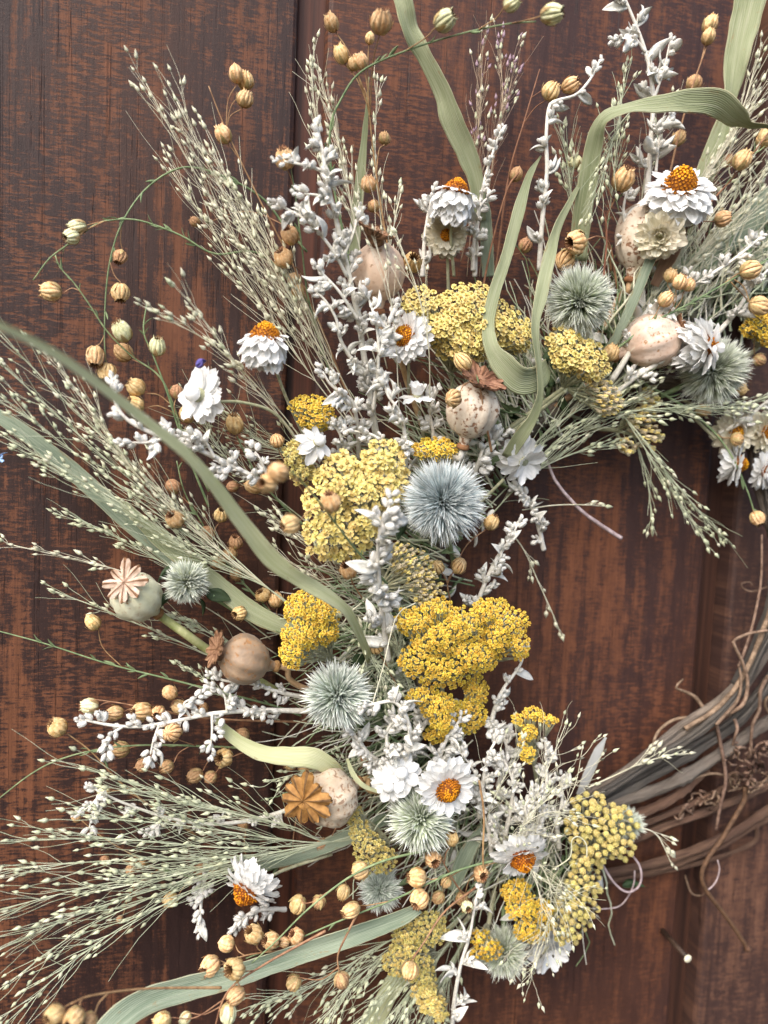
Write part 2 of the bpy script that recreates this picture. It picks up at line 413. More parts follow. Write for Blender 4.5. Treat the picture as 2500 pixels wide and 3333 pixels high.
# ================================================================ shared piece meshes (unit size)
def lathe(prof, seg, rf=None, mi=0):
    """prof: (r, z) rings up the z axis; first and last may be poles (r = 0)"""
    mb = MB(); vs = []; rings = []
    for j, (r_, z) in enumerate(prof):
        if r_ == 0: rings.append([len(vs)]); vs.append((0, 0, z)); continue
        row = []
        for k in range(seg):
            a = 2 * PI * k / seg
            q, dzz = rf(j, k, a) if rf else (1, 0)
            row.append(len(vs)); vs.append((r_ * q * math.cos(a), r_ * q * math.sin(a), z + dzz))
        rings.append(row)
    fs = []
    for A, B in zip(rings, rings[1:]):
        for k in range(seg):
            k2 = (k + 1) % seg
            if len(A) == 1: fs.append((A[0], B[k2], B[k]))
            elif len(B) == 1: fs.append((A[k], A[k2], B[0]))
            else: fs.append((A[k], A[k2], B[k2], B[k]))
    mb.add(vs, fs, mi); return mb

def capsule_mesh(kind, mats, seed):
    rg = random.Random(seed); seg = 40
    op = kind in 'of'
    us = [0, .10, .24, .4, .56, .72, .84, .92]
    prof = []
    for u_ in us:
        z = -math.cos(u_ * PI) ; rr = math.sin(u_ * PI) ** .85
        if u_ > .6: z += (u_ - .6) * .35
        prof.append((rr, z))
    prof[0] = (0, -1)
    jit = [rg.uniform(.9, 1.08) for _ in range(10)]
    tall = [rg.uniform(.02, .34) for _ in range(10)]
    gap = rg.randrange(10)
    if op:
        prof[-1] = (.52, 1.00); prof += [(.40, .78), (.30, .2)]
    else: prof += [(.10, 1.22), (0, 1.34)]
    def rf(j, k, a):
        L = k // 4; p = k % 4
        g = 1.0
        if p == 0: g = .86 if j > 0 else 1
        elif p in (1, 3): g = .965
        else: g = 1.03
        if j >= 5: g = 1 - (1 - g) * (2.0 if op else 1.4)
        g *= 1 + (jit[L] - 1) * .5
        dzz = 0
        if op and j == 7:
            dzz = tall[L] if p == 2 else (-.22 if p == 0 else .02 + tall[L] * .3)
            g *= 1.12 if p == 2 else 1.0
            if L == gap and kind == 'o': dzz -= .12
        return g, dzz
    mb = lathe(prof, seg, rf)
    # narrow faces beside each groove carry the dark seam; the inside is dark too
    n_side = 0; mi = []
    for f in mb.f:
        zs = [mb.v[i] for i in f]
        a = math.atan2(sum(q[1] for q in zs), sum(q[0] for q in zs)) % (2 * PI)
        k = int(a / (2 * PI) * seg + 1e-6) % 4
        lo = max(q[2] for q in zs)
        mi.append(1 if (k in (0, 3) and kind == 's') else 0)
    if op:
        ninner = 2 * seg
        mi[-ninner:] = [2] * ninner
    mb.m = mi
    # let groove vertices sit close together so the seam is a line, not a band
    out = []
    for (x, y, z) in mb.v:
        rr = math.hypot(x, y)
        if rr > 1e-6:
            a = math.atan2(y, x) % (2 * PI); k = a / (2 * PI) * seg; p = round(k) % 4; base = round(k)
            sh = .62 if p == 1 else (-.62 if p == 3 else 0)
            a2 = (base - sh) / seg * 2 * PI
            x, y = rr * math.cos(a2), rr * math.sin(a2)
        out.append((x, y, z))
    mb.v = out
    return mb.mesh('capsule', mats)
CAPS = {}
for kd in 'ocfsgd':
    sk = {'g': M_CAPG, 'd': M_CAPD}.get(kd, M_CAP)
    shp = {'g': 'o', 'd': 'o', 's': 's'}.get(kd, kd)
    CAPS[kd] = [capsule_mesh(shp if not (kd == 'd' and i == 1) else 'c', [sk, M_SEAM, M_INNER], i * 7 + ord(kd)) for i in range(3)]
def calyx_mesh():
    mb = MB()
    for k in range(5):
        a = 2 * PI * k / 5; M = Matrix.Rotation(a, 4, 'Z')
        pts = [(0.0, -1.08, 0), (.52, -.93, .22), (.90, -.52, .26), (1.08, -.02, .14), (1.13, .30, 0)]
        vs = []; fs = []
        for i, (r_, z, w_) in enumerate(pts):
            vs += [tuple(M @ Vector((r_ + .03, -w_, z))), tuple(M @ Vector((r_ + .07, 0, z - .02))), tuple(M @ Vector((r_ + .03, w_, z)))]
        for i in range(4): fs += [(i * 3, i * 3 + 1, i * 3 + 4, i * 3 + 3), (i * 3 + 1, i * 3 + 2, i * 3 + 5, i * 3 + 4)]
        mb.add(vs, fs)
    return mb.mesh('calyx', [M_CALYX])
CALYX = calyx_mesh()

def seed_mesh(m_):
    mb = lathe([(0, 0), (.22, .12), (.5, .42), (.46, .8), (.22, 1.25), (0, 1.75)], 7, lambda j, k, a: (1 + .12 * (k % 2), 0))
    return mb.mesh('seed', [m_])
SEEDS = {'c': [seed_mesh(M_SPK)], 'g': [seed_mesh(M_SPKG)], 'p': [seed_mesh(M_SPKP)], 'd': [seed_mesh(M_SPKD)]}

def bud_mb(seed, mi=0):
    rg = random.Random(seed); mb = MB()
    core = lathe([(0, -.9), (.55, -.7), (.88, -.15), (.8, .4), (.45, .85), (0, 1.02)], 8)
    mb.add(core.v, core.f, mi)
    for k in range(6):                                     # small overlapping bracts
        a = 2 * PI * k / 6 + rg.uniform(-.2, .2); M = Matrix.Rotation(a, 4, 'Z'); up = rg.uniform(-.1, .25)
        rows = [(.62, -.72 + up, .30), (.98, -.15 + up, .46), (.92, .42 + up, .34), (.66, .92 + up, .06)]
        vs = []; fs = []
        for r_, z, w_ in rows: vs += [tuple(M @ Vector((r_ * .93, -w_, z))), tuple(M @ Vector((r_ + .06, 0, z))), tuple(M @ Vector((r_ * .93, w_, z)))]
        for i in range(3): fs += [(i * 3, i * 3 + 1, i * 3 + 4, i * 3 + 3), (i * 3 + 1, i * 3 + 2, i * 3 + 5, i * 3 + 4)]
        mb.add(vs, fs, mi)
    return mb
BUDS = [bud_mb(i).mesh('bud', [M_SILVER]) for i in range(3)]
def leaf_mesh(seed, m_, wid=.17, curl=.5):
    rg = random.Random(seed); mb = MB(); n = 8; vs = []; fs = []
    tw = rg.uniform(-.6, .6); cu = curl * rg.uniform(.4, 1.3)
    for i in range(n + 1):
        f = i / n; wd = wid * (math.sin(PI * min(1, f * .96 + .04)) ** .8) * (1.15 - .3 * f) + .012
        a = cu * f * 1.5; y = math.sin(a) / max(cu * 1.5, .01); z = (math.cos(a) - 1) / max(cu * 1.5, .01)
        t_ = tw * f; c, s_ = math.cos(t_), math.sin(t_)
        for xx, zz in ((-1, .45), (-.5, .1), (0, -.14), (.5, .1), (1, .45), (.5, .02), (0, -.22), (-.5, .02)):
            X = xx * wd; Z = zz * wd
            vs.append((X * c - Z * s_, y, z + X * s_ + Z * c))
    for i in range(n):
        for k in range(8): fs.append((i * 8 + k, i * 8 + (k + 1) % 8, (i + 1) * 8 + (k + 1) % 8, (i + 1) * 8 + k))
    mb.add(vs, fs); return mb.mesh('leaf', [m_])
SLEAF = [leaf_mesh(i, M_SILL, .19, .7) for i in range(5)]
GLEAF = [leaf_mesh(i + 9, M_STEMG, .10, .4) for i in range(2)]
TLEAF = [leaf_mesh(20, M_THLEAF, .26, .5)]

def petal_mesh(seed, m_):
    rg = random.Random(seed); mb = MB(); vs = []; fs = []; n = 6
    cup = rg.uniform(.16, .34); bend = rg.uniform(-.15, .35); nk = rg.uniform(-.08, .08)
    prof = [.09, .16, .23, .27, .27, .22, .10]
    for i in range(n + 1):
        f = i / n; wd = prof[i] * rg.uniform(.93, 1.07)
        for k in range(5):
            xx = (k - 2) / 2
            z = cup * wd * xx * xx * 1.6 + bend * f * f * .6 + (.018 if k % 2 else 0)
            vs.append((xx * wd + nk * f, f + (.06 * rg.uniform(-1, 1) if i > 4 else 0), z + (.05 * rg.uniform(-1, 1) if i > 3 else 0)))
    for i in range(n):
        for k in range(4): fs.append((i * 5 + k, i * 5 + k + 1, i * 5 + k + 6, i * 5 + k + 5))
    mb.add(vs, fs); return mb.mesh('petal', [m_])
PETW = [petal_mesh(i, M_PETAL) for i in range(5)]
PETC = [petal_mesh(i, M_CREAM) for i in range(4)]

def floret_mb(seed, kind):
    """one yarrow flower head: cup, eye of tiny florets, notched rays (materials: 0 ray, 1 eye, 2 cup)"""
    rg = random.Random(seed); mb = MB()
    cup = lathe([(0, -1.5), (.24, -1.35), (.44, -.8), (.5, -.25), (.42, .02)], 7); mb.add(cup.v, cup.f, 2)
    if kind == 'bead':
        d = lathe([(.5, -.2), (.86, .05), (.78, .45), (.42, .72), (0, .8)], 9, lambda j, k, a: (1 + .07 * ((j + k) % 2), .05 * ((k + j) % 2))); mb.add(d.v, d.f, 0)
        for k in range(9):
            a = k * 2.4; q = .72 * math.sqrt((k + .5) / 9); z = .45 + .4 * (1 - q * q)
            e = lathe([(.14, -.1), (.17, .08), (0, .17)], 5); M = Matrix.Translation((q * math.cos(a), q * math.sin(a), z)); mb.inst(e, M, 1 if k % 3 else 0)
        return mb
    if kind == 'dry':
        for k in range(7):
            a = 2 * PI * k / 7 + rg.uniform(-.3, .3); q = rg.uniform(.15, .62)
            e = lathe([(.14, -.9), (.30, .0), (.26, .35), (0, .55)], 6); M = Matrix.Translation((q * math.cos(a), q * math.sin(a), rg.uniform(.0, .4))) @ Matrix.Rotation(rg.uniform(-.3, .3), 4, 'X'); mb.inst(e, M, 0 if k < 3 else 2)
        return mb
    d = lathe([(.34, -.05), (.37, .16), (.22, .30), (0, .34)], 8); mb.add(d.v, d.f, 1)
    for k in range(8):
        a = k * 2.4 + .3; q = .36 * math.sqrt((k + .5) / 8)
        e = lathe([(.10, -.15), (.13, .10), (.07, .22), (0, .22)], 5); M = Matrix.Translation((q * math.cos(a), q * math.sin(a), .30 + rg.uniform(0, .22))); mb.inst(e, M, 1 if k % 3 == 0 else 0)
    n = 5 if kind == 'ray' else 4
    for k in range(n):
        a = 2 * PI * k / n + rg.uniform(-.2, .2); M = Matrix.Rotation(a, 4, 'Z') @ Matrix.Translation((.34, 0, .1)) @ Matrix.Rotation(rg.uniform(-.22, .5), 4, 'Y')
        wd = rg.uniform(.36, .5); L = rg.uniform(.62, .85) if kind == 'ray' else rg.uniform(.42, .68)
        rows = [(0, .10), (.35 * L, wd), (.8 * L, wd * 1.05)]
        vs = []; fs = []
        for x, w_ in rows: vs += [(x, -w_, .05), (x, -w_ * .4, .0), (x, w_ * .4, .0), (x, w_, .05)]
        vs += [(L * .98, -w_ * .72, .09), (L * .90, 0, .03), (L * 1.02, w_ * .7, .09)]
        for i in range(2):
            for j in range(3): fs.append((i * 4 + j, i * 4 + j + 1, i * 4 + j + 5, i * 4 + j + 4))
        fs += [(8, 9, 12), (9, 13, 12), (9, 10, 13), (10, 14, 13), (10, 11, 14)]
        mb.add([tuple(M @ Vector(v)) for v in vs], fs, 0)
    return mb
FLOR = {}; FLORMB = {}
for key, kind, mats in (('pale', 'ray', [M_YPALE, M_YPC, M_CUP]), ('gold', 'gran', [M_YGOLD, M_YGC, M_CUP]), ('bead', 'bead', [M_YOLIVE, M_YPALE, M_CUP]),
                        ('olive', 'gran', [M_YOLIVE, M_YPC, M_CUP]), ('dry', 'dry', [M_YPALE, M_YPC, M_CUPB])):
    FLORMB[key] = ([floret_mb(i + 3, kind) for i in range(4)], mats)
    FLOR[key] = [q.mesh('floret', mats) for q in FLORMB[key][0]]

# ================================================================ builders
def at(p): return P(p[0], p[1], p[2] / 100 if len(p) > 2 else .03)
def path(pts, n=40, h=None):
    """pixel path to points; a missing height repeats the one before"""
    out = []; last = 3 if h is None else h
    for p in pts:
        if len(p) > 2: last = p[2]
        out.append(P(p[0], p[1], last / 100))
    return smooth(out, n)

def flax(label, stem, caps, mat='t', r=3.2, leaves=0, group='flax sprays in the wreath', cat='flax'):
    st = path(stem, 48); rg = random.Random(len(label) * 31 + int(stem[0][0]))
    k = mpp(stem[-1][0], stem[-1][1], .03)
    T = thing('flax_spray', label, cat, st[0], group)
    ms = {'t': M_STEMT, 'g': M_STEMG, 'r': M_STEMR}[mat]; ped = M_STEMT if mat != 'r' else M_STEMR
    mb = MB(); mb.tube(st, k * r * 1.35, k * r * .6, 7)
    todo = []
    for c in caps:
        x, y, R = c[0], c[1], c[2]; kd = c[3] if len(c) > 3 else 'o'
        hs = c[4] if len(c) > 4 else None
        if hs is None:      # stand it at about the height of the stem near it
            g = P(x, y, .03); q = min(st, key=lambda s_: (s_ - g).length); hs = -q.y * 100 + rg.uniform(-.1, .5)
        pos = P(x, y, hs / 100); rad = R * mpp(x, y, hs / 100) * .93
        i = min(range(len(st)), key=lambda j: (st[j] - pos).length)
        i = max(0, i - int(rg.uniform(3, 7)))
        a = st[i]; dv = pos - a
        tang = (st[min(i + 1, 48)] - st[max(i - 1, 0)]).normalized()
        if dv.length < rad * 1.4: dv = tang * rad * 2
        axis = (dv.normalized() + tang * .35 + Vector((rg.uniform(-.3, .3), rg.uniform(-.55, -.05), rg.uniform(-.3, .3)))).normalized()
        if kd == 'f': axis = Vector((rg.uniform(-.25, .25), -1, rg.uniform(-.1, .4))).normalized()
        foot = pos - axis * rad * 1.0
        bend = a.lerp(foot, .5) + tang * dv.length * .16 - axis * rad * .3
        if foot != a: mb.tube(smooth([a, bend, foot - axis * rad * .12, foot + axis * rad * .1], 10), k * r * .62, k * r * .5, 5, 1)
        todo.append((pos, axis, rad, kd))
    mb.build('stem', [ms, ped], T)
    for pos, axis, rad, kd in todo:
        rad *= rg.uniform(.94, 1.06)
        o = piece('capsule', rg.choice(CAPS[kd]), T, mtx(pos, axis, rg.uniform(0, 6), rad * rg.uniform(.92, 1.08), rad * rg.uniform(.86, 1.0), rad * rg.uniform(.86, 1.08)))
        sub('calyx', CALYX, o)
    for j in range(leaves):
        i = int(rg.uniform(.12, .97) * 48); t_ = (st[min(i + 1, 48)] - st[max(i - 1, 0)]).normalized()
        sd = t_.cross(Vector((0, -1, 0))) * rg.choice((-1, 1)) + Vector((0, -.3, 0))
        d = (t_ + sd * rg.uniform(.2, .7)).normalized()
        L = rg.uniform(26, 46) * k
        piece('leaf', rg.choice(GLEAF), T, leafm(st[i], d, L, rg.uniform(0, 6)))
    return T
def leafm(pos, d, L, roll):
    """matrix that lays a leaf mesh (length along its +y) along d"""
    y = d.normalized(); x = y.cross(Vector((0, -1, .2)))
    x = x.normalized() if x.length > 1e-3 else Vector((1, 0, 0)); z = x.cross(y)
    c, s = math.cos(roll), math.sin(roll); x, z = x * c + z * s, z * c - x * s
    M = (Matrix((x, y, z)).transposed() @ Matrix.Diagonal((L, L, L))).to_4x4(); M.translation = pos
    return M

def panicle(label, pts, n=22, spread=13, L=230, tone='c', seeds=None, hr=1.75, start=.25, wig=.08, size=1.0, curl=0.0, drop=0.0, group='feathery grass panicles', hz=.012):
    rg = random.Random(hash_(label) + int(pts[0][0] * 3 + pts[-1][1])); st = path(pts, 44)
    k = mpp(pts[-1][0], pts[-1][1], .03)
    T = thing('grass_panicle', label, 'grass', st[0], group)
    hm = {'c': M_HAIR, 'g': M_HAIRG, 'm': M_HAIRM, 'd': M_HAIR}[tone]
    mix = {'c': 'cccccccg', 'g': 'ggggc', 'm': 'cpcpg', 'd': 'cgdgc'}[tone]
    mb = MB(); mb.tube(st, k * hr * 1.35, k * hr * .8, 5)
    mb.build('stalk', hm, T)
    mb = MB(); sp = []
    def seed(p, d):
        sp.append((p, d, rg.choice(mix), rg.uniform(.65, 1.15) * 15 * k * size))
    seed(st[-1], st[-1] - st[-2])
    n = int(n * 1.2)
    for i in range(int(n * .5)):                           # bare hairs whose seeds have dropped
        j = int(rg.uniform(start * .8, .95) * 44); t_ = (st[min(j + 1, 44)] - st[max(j - 1, 0)]).normalized()
        q = [st[j]]; sd = t_.cross(Vector((0, -1, 0))).normalized(); an = math.radians(rg.gauss(0, spread * 1.7))
        dd = (t_ * math.cos(an) + sd * math.sin(an) + Vector((0, -1, 0)) * rg.gauss(0, .12)).normalized(); l = L * k * rg.uniform(.5, 1.15)
        for s_ in range(6):
            dd = (dd + t_ * .06 + Vector((rg.gauss(0, wig), rg.gauss(0, wig), rg.gauss(0, wig) - drop)) * 1.3).normalized(); e = q[-1] + dd * l / 6
            if e.y > -.003: e.y = -.003 - rg.random() * .002
            q.append(e)
        mb.tube(smooth(q, 10), k * hr * .55, k * hr * .32, 3, 0, cap=False)
    for i in range(n):
        f = start + (1 - start) * (i + rg.random()) / n * .97; j = int(f * 44)
        t_ = (st[min(j + 1, 44)] - st[max(j - 1, 0)]).normalized()
        nrm = Vector((0, -1, 0)); sd = t_.cross(nrm).normalized()
        an = math.radians(rg.gauss(0, spread * 1.35)); tw = rg.gauss(0, math.radians(spread * .55))
        d = (t_ * math.cos(an) + sd * math.sin(an) + nrm * math.sin(tw)).normalized()
        d.y += .2 * (.03 + st[j].y) / .03 * 0
        l = L * k * rg.uniform(.55, 1.15) * (1.1 - .55 * f)
        q = [st[j]]; dd = d.copy(); N = 7
        for s_ in range(N):
            dd = (dd + t_ * .10 + Vector((rg.gauss(0, wig), rg.gauss(0, wig), rg.gauss(0, wig) - drop)) + sd * rg.gauss(0, curl)).normalized()
            np_ = q[-1] + dd * l / N
            if np_.y > -.003: np_.y = -.003 - rg.random() * .002
            q.append(np_)
        q = smooth(q, 12)
        mb.tube(q, k * hr * .64, k * hr * .42, 4, 0, cap=False)
        seed(q[-1], q[-1] - q[-2])
        for s_ in range(rg.choice((0, 0, 0, 1, 1, 2))):
            e = int(rg.uniform(4, 11)); t2 = (q[e + 1] - q[e]).normalized()
            d2 = (t2 + sd * rg.gauss(0, .45) + nrm * rg.gauss(0, .3)).normalized()
            q2 = [q[e], q[e] + d2 * k * rg.uniform(9, 20)]
            q2.append(q2[-1] + (d2 + t2 * .7).normalized() * k * rg.uniform(8, 20))
            if q2[-1].y > -.003: continue
            mb.tube(smooth(q2, 4), k * hr * .55, k * hr * .42, 4, 0, cap=False); seed(q2[-1], q2[-1] - q2[-2])
    mb.build('branches', hm, T, kind='stuff')
    for p, d, c, s_ in sp[:299]:
        piece('seed', SEEDS[c][0], T, mtx(p, d, rg.uniform(0, 6), s_ * rg.uniform(.62, .82), None, s_))
    return T
def hash_(s):
    v = 7
    for ch in s: v = (v * 131 + ord(ch)) % 1000003
    return v

def silver(label, stem, branches=None, auto=1.0, bud=10.5, leaf=72, r=7.0, start=.1, blen=60, group='silver artemisia sprays', lf=1.0):
    rg = random.Random(hash_(label)); st = path(stem, 50); k = mpp(stem[-1][0], stem[-1][1], .04)
    T = thing('silver_artemisia', label, 'foliage', st[0], group)
    mb = MB(); mb.tube(st, k * r * 1.25, k * r * .5, 8, rf=lambda f, a, s_: 1 + .08 * math.sin(a * 2.1 + f * 30)); items = []
    def cluster(p, d, n, scale=1.0):
        """a short twig with buds spiralling along it"""
        d = d.normalized(); x = d.orthogonal().normalized(); y = d.cross(x); ph = rg.uniform(0, 6)
        for i in range(n):
            f = (i + .4) / n; b_ = bud * .95 * k * rg.uniform(.7, 1.3) * (1.1 - .35 * f) * scale
            a = ph + i * 2.4 + rg.gauss(0, .5); rad = b_ * (rg.uniform(.8, 1.5) if f < .85 else .2)
            off = x * math.cos(a) + y * math.sin(a)
            items.append((p + d * (f * n * bud * k * .62 * scale) + off * rad, (d * .9 + off * .7), b_))
        return p + d * (n * bud * k * .6 * scale)
    def along(q, r0, s0, s1, dens, bl, sub_=False):
        N = len(q) - 1; tot = sum((q[i + 1] - q[i]).length for i in range(N)) / k
        m_ = max(2, int(tot * (s1 - s0) / 40 * dens)); side = 1
        for i in range(m_):
            f = s0 + (s1 - s0) * (i + rg.uniform(.1, .9)) / m_; j = min(N - 1, int(f * N))
            t_ = (q[j + 1] - q[j]).normalized(); side = -side
            a = rg.uniform(0, 2 * PI) if rg.random() < .4 else (0 if side > 0 else PI)
            u_ = t_.cross(Vector((0, -1, 0))).normalized(); v_ = u_.cross(t_)
            o_ = u_ * math.cos(a) + v_ * math.sin(a)
            if o_.y > .5: o_.y *= -1
            d = (t_ * rg.uniform(.6, 1.0) + o_ * rg.uniform(.5, .95)).normalized()
            if rg.random() < lf: leaves.append((q[j], (t_ * .5 + o_).normalized(), leaf * k * rg.uniform(.55, 1.15)))
            tw = bl * k * rg.uniform(.25, 1.0) * (1.15 - .7 * f)
            e = q[j] + d * tw; mid = q[j].lerp(e, .5) + t_ * tw * .12; bud_ = 0
            if tw > bud * k * 1.2:
                mb.tube(smooth([q[j], mid, e], 6), k * r * .42 * (.8 if sub_ else 1), k * r * .28, 6)
                n_ = int(tw / (bud * k) * .75) + 4
                cluster(q[j].lerp(e, .45), d, n_)
                for _ in range(2):
                    if rg.random() < lf: leaves.append((q[j].lerp(e, rg.uniform(.2, 1)), (d + o_ * rg.uniform(-.9, .9) + v_ * rg.uniform(-.8, .3)).normalized(), leaf * k * rg.uniform(.3, .8)))
            else: cluster(q[j] + d * bud * k * .6, d, rg.choice((2, 3, 4)))
    leaves = []
    if auto: along(st, r, start, .95, auto, blen)
    cluster(st[-3], st[-1] - st[-3], 6)
    for bp in branches or []:
        q = path(bp, 24); mb.tube(q, k * r * .62, k * r * .32, 7); along(q, r * .6, .15, .95, 1.15, blen * .45, True); cluster(q[-2], q[-1] - q[-3], 6)
    mb.build('stem', M_SILST, T)
    for p, d, s_ in leaves: piece('leaf', rg.choice(SLEAF), T, leafm(p, d, s_, rg.uniform(0, 6)))
    for p, d, s_ in items[:299]: piece('bud', rg.choice(BUDS), T, mtx(p, d, rg.uniform(0, 6), s_ * rg.uniform(.60, .82), None, s_ * rg.uniform(1.0, 1.35)))
    return T

def thistle(label, x, y, R, h, tone='b', face=(0, .05, 1), stem=None, n=430, coarse=1.0, leaves=None, fine=.026):
    rg = random.Random(hash_(label)); c = P(x, y, h / 100); k = mpp(x, y, h / 100); rad = R * k
    st = path(stem, 24) if stem else None
    T = thing('globe_thistle', label, 'thistle', st[0] if st else c, 'globe thistles')
    m_ = {'s': M_TSAGE, 'b': M_TBLUE, 'g': M_TGREEN, 'p': M_TPALE}[tone]
    core = lathe([(0, -1), (.6, -.8), (1, 0), (.6, .8), (0, 1)], 14); mb = MB()
    mb.inst(core, mtx(c, D(*face), 0, rad * .38), 0); mb.u = [(.05, .2, 0)] * len(mb.v)
    mb.build('core', m_, T)
    mb = MB(); F = frame(D(*face))
    ga = PI * (3 - math.sqrt(5))
    for i in range(n):                                     # tufts: a bundle of stiff pointed bristles each
        z = 1 - 2 * (i + .5) / n; q = math.sqrt(max(0, 1 - z * z)); a = i * ga
        d = F @ Vector((q * math.cos(a), q * math.sin(a), z))
        d = (d + Vector((rg.gauss(0, .06), rg.gauss(0, .06), rg.gauss(0, .06)))).normalized()
        L = rad * rg.uniform(.80, 1.09); sh = rg.random()
        x_ = d.orthogonal().normalized(); y_ = d.cross(x_)
        nb = 5 if fine > .02 else 7
        for b_ in range(nb):
            an = 2 * PI * b_ / nb + rg.random(); sp = rad * .050 * coarse
            off = (x_ * math.cos(an) + y_ * math.sin(an))
            l = L * rg.uniform(.80, 1.0) if b_ else L * 1.02
            p0 = c + d * rad * .30 + off * sp * .25; p1 = c + d * (l * .72) + off * sp * .95; p2 = c + d * l + off * sp * (1.25 if b_ else .2)
            w_ = rad * fine * coarse * rg.uniform(.8, 1.3)
            u_ = off; v_ = d.cross(off)
            vs = []; uv = []
            for p, ww, t_ in ((p0, w_ * .8, .0), (c + d * (l * .52) + off * sp * .7, w_ * 1.1, .35), (p1, w_ * .85, .7)):
                for q_ in (u_, (-u_ + v_ * 1.7) * .5, (-u_ - v_ * 1.7) * .5):
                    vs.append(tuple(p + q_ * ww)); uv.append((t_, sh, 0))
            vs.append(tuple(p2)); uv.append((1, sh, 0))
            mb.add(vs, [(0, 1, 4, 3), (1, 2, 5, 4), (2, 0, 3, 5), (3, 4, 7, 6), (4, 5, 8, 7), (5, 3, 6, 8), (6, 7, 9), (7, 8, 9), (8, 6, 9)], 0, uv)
    mb.build('bristles', m_, T, sm=False, kind='stuff')
    if st:
        mb = MB(); mb.tube(st, k * 9, k * 9, 8); mb.build('stem', M_STEMG, T)
    for (lx, ly, lh, dx, dy, L) in leaves or []:
        piece('leaf', TLEAF[0], T, leafm(P(lx, ly, lh / 100), D(dx, dy, .3), L * k, rg.uniform(0, 6)))
    return T

def yarrow(label, lobes, h, tone='pale', sp=22, dome=1.2, node=None, stem=None, face=(0, .05, 1), fs=.66, seed=0, fuzz=0):
    """lobes: (cx, cy, rx, ry) in photograph pixels; florets packed over the lobes, stalks drawn together at the node"""
    rg = random.Random(hash_(label)); F = D(*face)
    x0 = min(l[0] - l[2] for l in lobes); x1 = max(l[0] + l[2] for l in lobes); y0 = min(l[1] - l[3] for l in lobes); y1 = max(l[1] + l[3] for l in lobes)
    cx = sum(l[0] for l in lobes) / len(lobes); cy = sum(l[1] for l in lobes) / len(lobes)
    k = mpp(cx, cy, h / 100)
    node = node or (cx, cy, h - 3.2)
    st = path([*(stem or [(node[0] + 60, node[1] + 60, 1)]), node], 20)
    T = thing('yarrow', label, 'yarrow', st[0], 'yarrow flower heads'); pts = []
    def ins(x, y): return min((((x - a) / rx) ** 2 + ((y - b_) / ry) ** 2 for a, b_, rx, ry in lobes), default=9)
    tries = 0
    while tries < 9000 and len(pts) < 760:
        tries += 1; x = rg.uniform(x0, x1); y = rg.uniform(y0, y1); q = ins(x, y)
        if q > 1: continue
        mn = sp * (.74 + .3 * rg.random())
        if any((x - p[0]) ** 2 + (y - p[1]) ** 2 < mn * mn for p in pts): continue
        pts.append((x, y, q))
    nd = P(*node[:2], node[2] / 100); fl = []
    for x, y, q in pts:
        hh = h + dome * (1 - q) * .6 - dome * .4 * q * q + rg.gauss(0, .10)
        hh += dome * .5 * (1 - min(1, math.hypot((x - cx) / max(x1 - cx, 1), (y - cy) / max(y1 - cy, 1))))
        p = P(x, y, hh / 100); ed = (p - nd).normalized()
        nrm = (F * 1.1 + ed * .55 + Vector((rg.gauss(0, .12), 0, rg.gauss(0, .12)))).normalized()
        fl.append((p, nrm, sp * k * fs * rg.uniform(.85, 1.15)))
    mb = MB(); mb.tube(st, k * 9, k * 7.5, 8)
    groups = {}
    for f in fl:
        l = min(range(len(lobes)), key=lambda i: (P(lobes[i][0], lobes[i][1], h / 100) - f[0]).length)
        gx = int((f[0].x - nd.x) / (k * 60)); gy = int((f[0].z - nd.z) / (k * 60)); groups.setdefault((l, gx, gy), []).append(f)
    for g in groups.values():
        c = sum((f[0] for f in g), Vector()) / len(g); hub = nd.lerp(c, .62); hub.y = max(hub.y, c.y + .008)
        mb.tube(smooth([nd, nd.lerp(hub, .5) + Vector((0, .002, 0)), hub], 6), k * 4.5, k * 3.5, 6)
        for p, nrm, s_ in g:
            mb.tube([hub, hub.lerp(p - nrm * s_ * 1.4, .6), p - nrm * s_ * 1.3], k * 2.4, k * 2.2, 5)
    if fuzz:
        for _ in range(fuzz):
            a = rg.choice(fl)[0]; q = nd.lerp(a, rg.uniform(.3, .9)); d = Vector((rg.gauss(0, 1), rg.gauss(0, 1), rg.gauss(0, 1))).normalized()
            mb.tube([q, q + d * k * 12, q + (d + Vector((0, 0, .3))) * k * 20], k * .9, k * .5, 3, cap=False)
    mb.build('stalks', M_YST, T)
    rg.shuffle(fl)
    for p, nrm, s_ in fl[:290]: piece('floret', rg.choice(FLOR[tone]), T, mtx(p, nrm, rg.uniform(0, 6), s_ * rg.uniform(.82, 1.1)))
    if fl[290:]:
        mb = MB(); src, mats = FLORMB[tone]
        for p, nrm, s_ in fl[290:]: mb.inst(rg.choice(src), mtx(p, nrm, rg.uniform(0, 6), s_))
        mb.build('more_florets', mats, T, kind='stuff')
    return T

